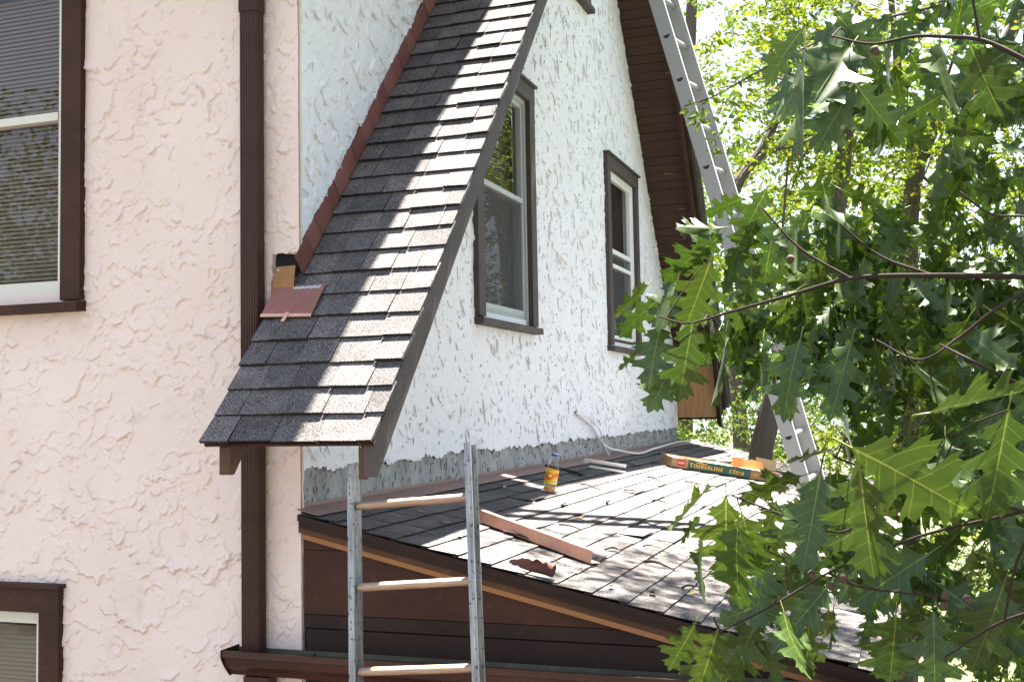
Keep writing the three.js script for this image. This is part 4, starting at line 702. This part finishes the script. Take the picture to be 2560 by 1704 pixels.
const TREE_LIMBS = [['a',0.17,[[0.68,0.19,-8.05],[0.86,1.9,-8],[1.02,3.53,-7.95],[1.14,3.96,-7.97],[1.37,4.7,-8.21],[1.79,5.81,-8.5],[2,7.19,-8.7],[2.19,9.07,-8.86]]],['a',0.09,[[1.37,4.7,-8.21],[0.8,5.64,-8.06],[0.63,6.01,-8.08],[0.83,6.46,-8.12],[1.19,7.09,-8.42],[1.47,8.17,-8.66]]],['a',0.05,[[0.63,6.01,-8.08],[1.12,6.65,-7.79],[1.87,6.82,-7.83]]],['b',0.19,[[2.31,-0.48,-10.79],[2.45,2.02,-10.68],[2.55,4.53,-10.55],[2.73,6.9,-10.46],[3.04,7.57,-10.52],[3.53,7.98,-10.67],[3.98,8.71,-10.78],[4.3,9.75,-10.83]]],['b',0.07,[[2.73,6.9,-10.46],[2.59,7.63,-10.15],[2.55,8.4,-9.87],[2.46,9.62,-9.76]]],['c',0.2,[[-0.8,1.66,-12.75],[-0.72,3.48,-12.65],[-0.68,4.7,-12.59],[-0.64,6.52,-12.49],[-0.44,8.95,-12.4],[-0.24,11.38,-12.31]]]];
const CROWN_LOBES = [['a',[0.52,7.83,-9.09],2,1500],['a',[1.53,7.98,-8.37],2,1500],['a',[1.25,6.28,-8.92],1.7,1100],['a',[0.62,4.71,-8.8],1.4,800],['a',[1.66,4.66,-8.64],1.7,1000],['b',[2.51,8.4,-9.22],1.9,1200],['b',[3.67,7.03,-9.93],1.4,750],['b',[2.57,6.31,-10.97],2,1300],['b',[3.71,5.16,-10.38],1.9,1300],['b',[2.67,4.12,-10.62],2,1300],['c',[-0.3,9.8,-12.39],2.4,900],['c',[-0.67,5.92,-12.51],2.4,900],['c',[0.1,7.3,-13.76],2.6,900]];
// ---------- oak in the foreground ----------
// one red-oak leaf, unit length along +x from its base, upper side towards +z
function oakLeaf(v) {
  const H = [[0, 0.01], [0.06, 0.04], [0.1, 0.1], [0.13, 0.19], [0.165, 0.165], [0.21, 0.235], [0.225, 0.15], [0.245, 0.12], [0.275, 0.1], [0.305, 0.115], [0.33, 0.19], [0.35, 0.27], [0.385, 0.37], [0.4, 0.3], [0.445, 0.38], [0.455, 0.28], [0.495, 0.27], [0.48, 0.175], [0.485, 0.13], [0.515, 0.11], [0.545, 0.13], [0.575, 0.195], [0.605, 0.28], [0.665, 0.36], [0.66, 0.275], [0.725, 0.28], [0.705, 0.185], [0.705, 0.12], [0.73, 0.1], [0.765, 0.115], [0.81, 0.15], [0.875, 0.2], [0.865, 0.135], [0.925, 0.12], [0.91, 0.06], [0.96, 0.035], [1.0, 0.0]];
  const fold = [0.22, 0.1, 0.34, 0.02, 0.16][v], droop = [0.16, 0.34, 0.05, 0.25, -0.1][v], wide = [0.95, 1.05, 0.88, 1.0, 0.92][v], pos = [], uv = [];
  for (const sgn of [1, -1]) {
    const o = H.map(([x, y], i) => new THREE.Vector2(x + (sgn < 0 ? 0.018 : 0) * Math.sin(x * 3.14) + 0.012 * (hash(i, v, sgn + 3) - 0.5) * (i > 0 && i < H.length - 1 ? 1 : 0), y * wide * (1 + 0.16 * (hash(i >> 2, v, sgn + 9) - 0.5))));
    const mid = [0.92, 0.8, 0.68, 0.56, 0.44, 0.32, 0.2, 0.1].map((x) => new THREE.Vector2(x, 0));
    const poly = [new THREE.Vector2(0, 0), ...o, ...mid], tri = THREE.ShapeUtils.triangulateShape(poly, []);
    for (const t of tri) { const q = sgn > 0 ? t : [t[2], t[1], t[0]]; for (const k of q) { const x = poly[k].x, y = poly[k].y * sgn; pos.push(x, y, Math.abs(y) * fold - droop * x * x * 0.8 + 0.035 * Math.sin(x * 17 + v) * Math.abs(y) * 3); uv.push(x, y * 1.2 + 0.5); } }
  }
  // stalk
  const s = 0.006; for (const [a, b] of [[[-0.16, 0.02], [0.02, 0]]]) { const P = [[a[0], s, a[1]], [a[0], -s, a[1]], [b[0], -s, b[1]], [b[0], s, b[1]]], Q = P.map((p) => [p[0], p[1] * 0.6, p[2] - 0.012]); for (const q of [[P[0], P[1], P[2]], [P[0], P[2], P[3]], [Q[2], Q[1], Q[0]], [Q[3], Q[2], Q[0]], [P[0], P[3], Q[3]], [P[0], Q[3], Q[0]], [P[1], Q[2], P[2]], [P[1], Q[1], Q[2]]]) for (const p of q) { pos.push(...p); uv.push(0.5, 0.5); } }
  const g = new THREE.BufferGeometry(); g.setAttribute('position', new THREE.Float32BufferAttribute(pos, 3)); g.setAttribute('uv', new THREE.Float32BufferAttribute(uv, 2)); g.computeVertexNormals();
  // smooth normals over the blade
  const n = g.attributes.normal, acc = new Map(), key = (i) => `${pos[3 * i].toFixed(3)},${pos[3 * i + 1].toFixed(3)}`;
  for (let i = 0; i < n.count; i++) { const k = key(i), a = acc.get(k) || V(0, 0, 0); a.add(V(n.getX(i), n.getY(i), n.getZ(i))); acc.set(k, a); }
  for (let i = 0; i < n.count; i++) { const a = acc.get(key(i)).clone().normalize(); if (a.lengthSq() > 0.5) n.setXYZ(i, a.x, a.y, a.z); }
  return g;
}
const oakVein = tex(256, 256, (u, v) => {
  const y = Math.abs(v - 0.5) / 1.2, rib = Math.max(0, 1 - y / (0.011 * (1.15 - u)));
  let side = 0; for (const [x0, sl] of [[0.12, 1.0], [0.24, 1.15], [0.36, 1.2], [0.5, 1.25], [0.64, 1.2], [0.78, 1.0]]) side = Math.max(side, 1 - Math.abs((u - x0) - y / sl * 0.85) / 0.007);
  const k = Math.min(1, rib + 0.5 * Math.max(0, side) * (y < 0.3 ? 1 : 0)), m = 0.86 + 0.28 * (fbm(u, v, 8, 8, 4, 1501) - 0.5);
  return [lin(0.036 * m + 0.11 * k), lin(0.082 * m + 0.13 * k), lin(0.012 * m + 0.05 * k)];
}, { srgb: true });
oakVein.wrapS = oakVein.wrapT = THREE.ClampToEdgeWrapping;
const oakMats = [[1.75, 1.4, 1], [1.55, 1.3, 1], [1.95, 1.48, 0.95], [1.65, 1.42, 0.95]].map((c) => new THREE.MeshPhysicalMaterial({ map: oakVein, color: new THREE.Color().setRGB(...c), roughness: 0.4, specularIntensity: 0.6, ior: 1.5, side: THREE.DoubleSide, transmission: 0.58, thickness: 0 }));
const leafGeos = [0, 1, 2, 3, 4].map(oakLeaf);
const oak = group('oak_tree', scene, [5.2, 0, 1.4]);
tag(oak, 'oak tree with big lobed leaves reaching in from the right', 'oak tree');
const OP = V(5.2, 0, 1.4), toOak = (p) => [p[0] - OP.x, p[1] - OP.y, p[2] - OP.z];
function placeLeaf(b, t, up, parent) {
  const B = V(...b), d = V(...t).sub(B), L = d.length() * 1.32, x = d.normalize();
  const want = (up ? V(0.15, 0.42, 0.9) : V(-0.1, 0.75, -0.66)).add(V(rr(-0.45, 0.45), rr(-0.25, 0.25), rr(-0.3, 0.3)));
  const z = want.addScaledVector(x, -want.dot(x)).normalize(), y = z.clone().cross(x);
  const m = mesh('leaf', leafGeos[Math.floor(rnd() * 5)], oakMats[Math.floor(rnd() * 4)], parent);
  m.quaternion.setFromRotationMatrix(new THREE.Matrix4().makeBasis(x, y, z)); m.position.set(...toOak(b)); m.scale.set(L, L * rr(0.9, 1.1), L); return m;
}
{
  mesh('trunk', tube([[0, 0, 0], [0.05, 1.5, 0], [-0.05, 3.2, 0.05], [0.1, 5.2, 0], [0, 8.5, -0.2]], 0.26, 0.08, 24, 12), M.bark, oak);
  const limbEnds = OAK_BRANCHES.filter(([r, p]) => p[0][0] > 3.3 || r >= 0.009);
  const joints = [];
  OAK_BRANCHES.forEach(([r, pts]) => {
    const o = mesh('branch', tube(pts.map(toOak), r * 0.46, 0.0022, 28, 7), M.twig, oak);
    const c = new THREE.CatmullRomCurve3(pts.map((p) => V(...p))); for (let i = 0; i <= 30; i++) joints.push([c.getPoint(i / 30), o]);
  });
  // limbs from the trunk to the branches, beyond the picture
  for (const [r, pts] of OAK_BRANCHES) if (pts[0][0] > 3.25) { const p = toOak(pts[0]), y = Math.max(1.8, p[1] - 0.5); mesh('limb', tube([[0, y - 0.3, 0], [p[0] * 0.5, (p[1] + y) / 2 - 0.1, p[2] * 0.5], p], 0.05, r, 10, 7), M.bark, oak); }
  const leaves = OAK_LEAVES.slice();
  for (const l of leaves) {
    const b = V(l[0], l[1], l[2]); let best = null, bd = 9; for (const j of joints) { const d = j[0].distanceTo(b); if (d < bd) { bd = d; best = j[0]; } }
    if (bd > 0.03 && bd < 0.3) { const mid = best.clone().lerp(b, 0.55).add(V(rr(-0.02, 0.02), 0.03, rr(-0.02, 0.02))); mesh('twig', tube([best, mid, b].map((p) => toOak([p.x, p.y, p.z])), 0.002, 0.0013, 7, 5), M.twig, oak); }
    placeLeaf(l.slice(0, 3), l.slice(3, 6), l[6], oak);
  }
  // the denser inner spray behind them
  const spray = (x0, x1, y0, y1, z0, z1, n) => { for (let i = 0; i < n; i++) { const b = [rr(x0, x1), rr(y0, y1), rr(z0, z1)], L = rr(0.12, 0.19), a = rr(0, 6.28), dn = rr(0.35, 1); const h = Math.sqrt(1 - dn * dn); placeLeaf(b, [b[0] + Math.cos(a) * h * L, b[1] - dn * L, b[2] + Math.sin(a) * h * L], rnd() < 0.6, oak); } };
  spray(2.85, 3.6, 3.35, 4.1, 0.9, 1.7, 62); spray(2.5, 3.1, 3.85, 4.3, 0.7, 1.3, 40); spray(2.35, 3.3, 4.66, 5.02, 1.0, 1.7, 32); spray(3.0, 3.5, 4.15, 4.6, 1.0, 1.6, 26); spray(2.2, 2.8, 3.45, 3.85, 1.0, 1.5, 14);
  // further leaves deeper in the spray, seen only between the others
  const deep = [], od = new THREE.Object3D(), spot = (x0, x1, y0, y1, z0, z1, n) => { for (let i = 0; i < n; i++) { od.position.set(rr(x0, x1) - OP.x, rr(y0, y1), rr(z0, z1) - OP.z); od.rotation.set(rr(-0.9, 0.9), rr(0, 6.28), rr(-1.5, -0.2)); od.scale.setScalar(rr(0.12, 0.19)); od.updateMatrix(); deep.push(od.matrix.clone()); } };
  spot(2.3, 3.7, 3.9, 4.45, 0.2, 0.9, 330); spot(2.85, 3.9, 3.2, 4.0, 0.2, 1.3, 330); spot(2.1, 2.9, 3.4, 3.75, 0.8, 1.2, 60); spot(2.6, 3.7, 4.65, 5.2, 0.5, 1.3, 170); spot(1.95, 2.4, 4.1, 4.4, 0.7, 1.0, 60); spot(2.0, 3.1, 4.2, 4.58, 0.35, 1.05, 190); spot(3.1, 3.9, 4.3, 4.9, 0.3, 1.1, 90);
  [0, 2, 4].forEach((v, k) => { const part = deep.filter((_, i) => i % 3 === k), im = new THREE.InstancedMesh(leafGeos[v], oakMats[k], part.length); part.forEach((m, i) => im.setMatrixAt(i, m)); im.name = 'inner_leaves'; im.castShadow = im.receiveShadow = true; im.userData.kind = 'stuff'; oak.add(im); });
  const ac = new THREE.SphereGeometry(0.0085, 10, 8); ac.scale(1, 1.25, 1); const cup = new THREE.SphereGeometry(0.0098, 10, 6, 0, 6.3, 0, 1.5); cup.translate(0, 0.003, 0);
  for (const p of ACORNS) { const q = mesh('acorn', ac, mat(0.05, 0.026, 0.012, 0.6), oak); q.position.set(...toOak(p)); q.rotation.set(rr(-0.6, 0.6), 0, rr(-0.6, 0.6)); mesh('acorn_cup', cup, mat(0.06, 0.035, 0.02, 0.9), q); }
  // the crown above the picture
  const N = 5000, im = new THREE.InstancedMesh(leafGeos[1], oakMats[0], N), o = new THREE.Object3D(); im.name = 'crown'; im.castShadow = im.receiveShadow = true; im.userData.kind = 'stuff';
  const cl = []; for (let i = 0; i < 230; i++) cl.push(V(rr(2.5, 7.2), rr(6.2, 9.6), rr(-1.9, 4.2)));
  for (let i = 0; i < N; i++) { const c = cl[i % cl.length]; o.position.set(c.x + rr(-0.32, 0.32) - OP.x, c.y + rr(-0.25, 0.25), c.z + rr(-0.32, 0.32) - OP.z); o.rotation.set(rr(-0.7, 0.7), rr(0, 6.28), rr(-1.2, 0.2)); o.scale.setScalar(rr(0.13, 0.2)); o.updateMatrix(); im.setMatrixAt(i, o.matrix); }
  oak.add(im);
  for (let i = 0; i < 230; i += 6) { const c = cl[i]; const s = V(5.2, c.y - rr(0.4, 1.2), 1.4); mesh('limb', tube([toOak([s.x, s.y, s.z]), toOak([(s.x + c.x) / 2, (s.y + c.y) / 2 + 0.15, (s.z + c.z) / 2]), toOak([c.x, c.y, c.z])], 0.035, 0.006, 8, 5), M.bark, oak); }
}
// ---------- trees behind ----------
const smallLeaf = (() => {                                   // pointed oval, folded a little on its midrib
  const P = [[0, 0, 0], [0.3, 0.24, 0.05], [0.7, 0.2, 0.04], [1, 0, -0.08], [0.7, -0.2, 0.04], [0.3, -0.24, 0.05], [0.5, 0, 0]], F = [[0, 6, 1], [1, 6, 2], [2, 6, 3], [3, 6, 4], [4, 6, 5], [5, 6, 0]], pos = [];
  for (const f of F) for (const k of f) pos.push(...P[k]);
  const g = new THREE.BufferGeometry(); g.setAttribute('position', new THREE.Float32BufferAttribute(pos, 3)); g.setAttribute('uv', new THREE.Float32BufferAttribute(new Float32Array(pos.length / 3 * 2), 2)); g.computeVertexNormals(); return g;
})();
const leafMat = (r, g, b) => new THREE.MeshPhysicalMaterial({ color: new THREE.Color().setRGB(r, g, b), roughness: 0.85, specularIntensity: 0.25, side: THREE.DoubleSide, transmission: 0.5, thickness: 0 });
const bgMat = leafMat(1, 1, 1);
function crown(parent, origin, lobes, perCluster, size, tint, spread) {
  const M4 = [], o = new THREE.Object3D(), twigs = [];
  for (const [c, r, n] of lobes) {
    const nc = Math.max(1, Math.round(n / 9.5));
    for (let k = 0; k < nc; k++) {
      let p; do { p = V(rr(-1, 1), rr(-1, 1), rr(-1, 1)); } while (p.length() > 1); p.multiplyScalar(Math.pow(rnd(), 0.05));
      const q = V(c[0] + p.x * r * rr(0.7, 1.15), c[1] + p.y * r, c[2] + p.z * r * rr(0.7, 1.1)); if (q.y < 0.3) q.y = rr(0.3, 1.2); if ((q.x < 1.0 && q.z > -9.7 && q.z < 2) || (q.z > -9 && q.x < 2.6 && q.y < 6.3)) continue;
      const dir = V(rr(-1, 1), rr(-0.7, 0.35), rr(-1, 1)).normalize(), L = rr(0.25, 0.6) * spread; twigs.push([q, dir, L]);
      for (let i = 0; i < perCluster; i++) {
        const t = rr(-0.1, 1.05); o.position.set(q.x + dir.x * L * t + rr(-0.09, 0.09) * spread - origin[0], q.y + dir.y * L * t + rr(-0.08, 0.08) * spread - origin[1], q.z + dir.z * L * t + rr(-0.09, 0.09) * spread - origin[2]);
        o.rotation.set(rr(-0.9, 0.9), rr(0, 6.28), rr(-1.1, 0.4)); o.scale.setScalar(size * rr(0.65, 1.25)); o.updateMatrix(); M4.push(o.matrix.clone());
      }
    }
  }
  const im = new THREE.InstancedMesh(smallLeaf, bgMat, M4.length), c = new THREE.Color(); im.name = 'crown'; im.castShadow = im.receiveShadow = true; im.userData.kind = 'stuff';
  M4.forEach((m, i) => { im.setMatrixAt(i, m); const k = rr(0.7, 1.3), y = rnd() < 0.04 ? 1.6 : rr(0.85, 1.15); im.setColorAt(i, c.setRGB(tint[0] * k * y, tint[1] * k, tint[2] * k)); });
  parent.add(im);
  const tw = []; twigs.forEach(([q, d, L], i) => { if (i % 3 === 0) tw.push(tube([[q.x - origin[0], q.y - origin[1], q.z - origin[2]], [q.x + d.x * L * 0.5 - origin[0], q.y + d.y * L * 0.5 + 0.02 - origin[1], q.z + d.z * L * 0.5 - origin[2]], [q.x + d.x * L - origin[0], q.y + d.y * L - origin[1], q.z + d.z * L - origin[2]]], 0.008, 0.003, 3, 4)); });
  const t = mesh('twigs', merge(tw), M.twig, parent); t.userData.kind = 'stuff';
}
const TREES = {
  a: ['leaning tree with forked grey limbs just right of the extension ladder', 0.085, [0.15, 0.205, 0.016]],
  b: ['tall tree with a forking dark trunk behind the upper oak leaves', 0.09, [0.16, 0.21, 0.016]],
  c: ['tree with a straight trunk behind the far corner of the house', 0.09, [0.14, 0.2, 0.018]],
};
const extraLobes = {
  a: [[[1.6, 8.4, -2.15], 0.6, 330], [[2.2, 8.3, -1.95], 0.7, 800], [[1.35, 8.5, -2.75], 0.5, 170], [[2.05, 8.5, -3.0], 0.7, 420]],
  b: [[[4.2, 9.4, -5.2], 1.6, 300]], c: [],
};
for (const id of ['a', 'b', 'c']) {
  const limbs = TREE_LIMBS.filter((l) => l[0] === id), base = limbs[0][2][0].slice(); base[1] = 0;
  const t = group('leafy_tree', scene, base); tag(t, TREES[id][0], 'tree', 'trees behind the house');
  limbs.forEach(([, r, pts], k) => { const q = pts.map((p) => [p[0] - base[0], p[1] - base[1], p[2] - base[2]]); if (!k) q[0] = [0, 0, 0]; mesh(k ? 'limb' : 'trunk', tube(q, r, r * 0.35, 26, 10), M.bark, t); });
  const lobes = CROWN_LOBES.filter((l) => l[0] === id).map((l) => [l[1], l[2], l[3]]).concat(extraLobes[id]);
  const tip = limbs[0][2][limbs[0][2].length - 2], T0 = V(tip[0], tip[1], tip[2]);
  lobes.forEach(([c, r], i) => { if (c[1] > 8 && c[2] > -4) return; const from = i % 2 ? limbs[0][2][3] : tip; mesh('limb', tube([[from[0] - base[0], from[1] - base[1], from[2] - base[2]], [(from[0] + c[0]) / 2 - base[0], (from[1] + c[1]) / 2 + 0.3 - base[1], (from[2] + c[2]) / 2 - base[2]], [c[0] - base[0], c[1] - base[1], c[2] - base[2]]], 0.022, 0.008, 10, 6), M.bark, t); });
  crown(t, base, lobes, 26, TREES[id][1], TREES[id][2], 1.1);
}
// shrubs and low growth in the yard
const shrubs = [
  [[3.1, 0, -7.3], [[[3.3, 1.7, -6.6], 1.3, 1300], [[3.4, 2.9, -7.6], 1.2, 900], [[4.3, 1.6, -5.6], 1.2, 900]], 'dense shrub below the oak branches at the lower right'],
  [[0.9, 0, -11.2], [[[0.6, 3.4, -11.6], 1.3, 1300], [[1.6, 2.6, -11.2], 1.4, 1100], [[-0.6, 3.6, -12], 1.2, 700]], 'bright bush rising just past the low roof end'],
  [[4.3, 0, -8.2], [[[4.4, 2.8, -8.2], 1.5, 1300], [[3.6, 3.6, -9.0], 1.2, 900]], 'tall shrub at the right edge behind the oak'],
  [[2.2, 0, -12.5], [[[2.1, 2.6, -12.6], 1.7, 800], [[3.6, 2.4, -12.2], 1.6, 700]], 'wide bush between the leaning tree and the forked tree'],
];
for (const [b, lobes, label] of shrubs) {
  const s = group('garden_shrub', scene, b); tag(s, label, 'shrub', 'shrubs in the yard');
  for (let i = 0; i < 5; i++) { const c = lobes[i % lobes.length][0]; mesh('stem', tube([[rr(-0.15, 0.15), 0, rr(-0.15, 0.15)], [(c[0] - b[0]) * 0.5 + rr(-0.2, 0.2), c[1] * 0.5, (c[2] - b[2]) * 0.5 + rr(-0.2, 0.2)], [c[0] - b[0] + rr(-0.4, 0.4), c[1] + 0.3, c[2] - b[2] + rr(-0.4, 0.4)]], 0.025, 0.008, 8, 6), M.bark, s); }
  crown(s, b, lobes, 26, 0.055, [0.13, 0.19, 0.025], 0.9);
}
// far belt of trees
[[-1.5, -24, 5.4], [2.2, -26, 6.0], [14, -8, 5.2]].forEach(([x, z, r], i) => {
  const t = group('distant_tree', scene, [x, 0, z]); tag(t, ['distant tree behind the house ridge', 'distant tree in the gap between the two nearer trees', 'distant tree off to the right of the yard'][i], 'tree', 'distant trees');
  mesh('trunk', tube([[0, 0, 0], [0.1, 3, 0], [-0.1, 6.5, 0.1], [0, 9, 0]], 0.28, 0.08, 12, 8), M.bark, t);
  crown(t, [x, 0, z], [[[x, 6.4, z], r * 0.62, 800], [[x - 1.6, 4, z + 1], r * 0.45, 450], [[x + 1.8, 4.4, z + 0.6], r * 0.45, 450], [[x, 9, z], r * 0.5, 500]], 22, 0.16, [0.07, 0.115, 0.03], 2.2);
});
// trees on the street side, mirrored in the front windows
[[-13, 12.5, 7.5], [-19, 20, 8]].forEach(([x, z, r], i) => {
  const t = group('street_tree', scene, [x, 0, z]); tag(t, i ? 'taller street tree behind, mirrored in the upper front window' : 'nearer street tree mirrored in the upper front window', 'tree', 'street trees');
  mesh('trunk', tube([[0, 0, 0], [0.1, 3, 0], [0, 7, 0.1]], 0.25, 0.09, 10, 8), M.bark, t);
  crown(t, [x, 0, z], [[[x, 6.5, z], r * 0.6, 2600], [[x - 1.8, 4.6, z], r * 0.45, 1300], [[x + 1.8, 5.2, z], r * 0.45, 1300]], 20, 0.17, [0.08, 0.12, 0.03], 2.2);
});
// leafy sprig reaching in front of the extension ladder: part of the leaning tree
{
  const t = scene.getObjectByName('leafy_tree'), b = t.position, lp = (p) => [p[0] - b.x, p[1] - b.y, p[2] - b.z];
  mesh('branch', tube([[2.9, 7.3, -5.5], [2.2, 6.5, -3.4], [1.75, 5.98, -2.35], [1.5, 5.78, -2.1], [1.36, 5.72, -2.0]].map(lp), 0.016, 0.004, 24, 6), M.twig, t);
  const lm = leafMat(0.12, 0.18, 0.03);
  const P = [[1.42, 5.72, -2.05], [1.5, 5.76, -2.1], [1.6, 5.83, -2.2], [1.45, 5.66, -2.05], [1.55, 5.62, -2.1], [1.6, 5.5, -2.15], [1.5, 5.5, -2.1], [1.66, 5.9, -2.25]];
  for (const p of P) for (let k = 0; k < 9; k++) { const m = mesh('leaf', smallLeaf, lm, t); m.position.set(...lp([p[0] + rr(-0.06, 0.06), p[1] + rr(-0.06, 0.05), p[2] + rr(-0.06, 0.06)])); m.rotation.set(rr(-0.8, 0.8), rr(0, 6.28), rr(-1.2, 0.2)); m.scale.setScalar(rr(0.045, 0.07)); }
}
renderer.render(scene, camera);
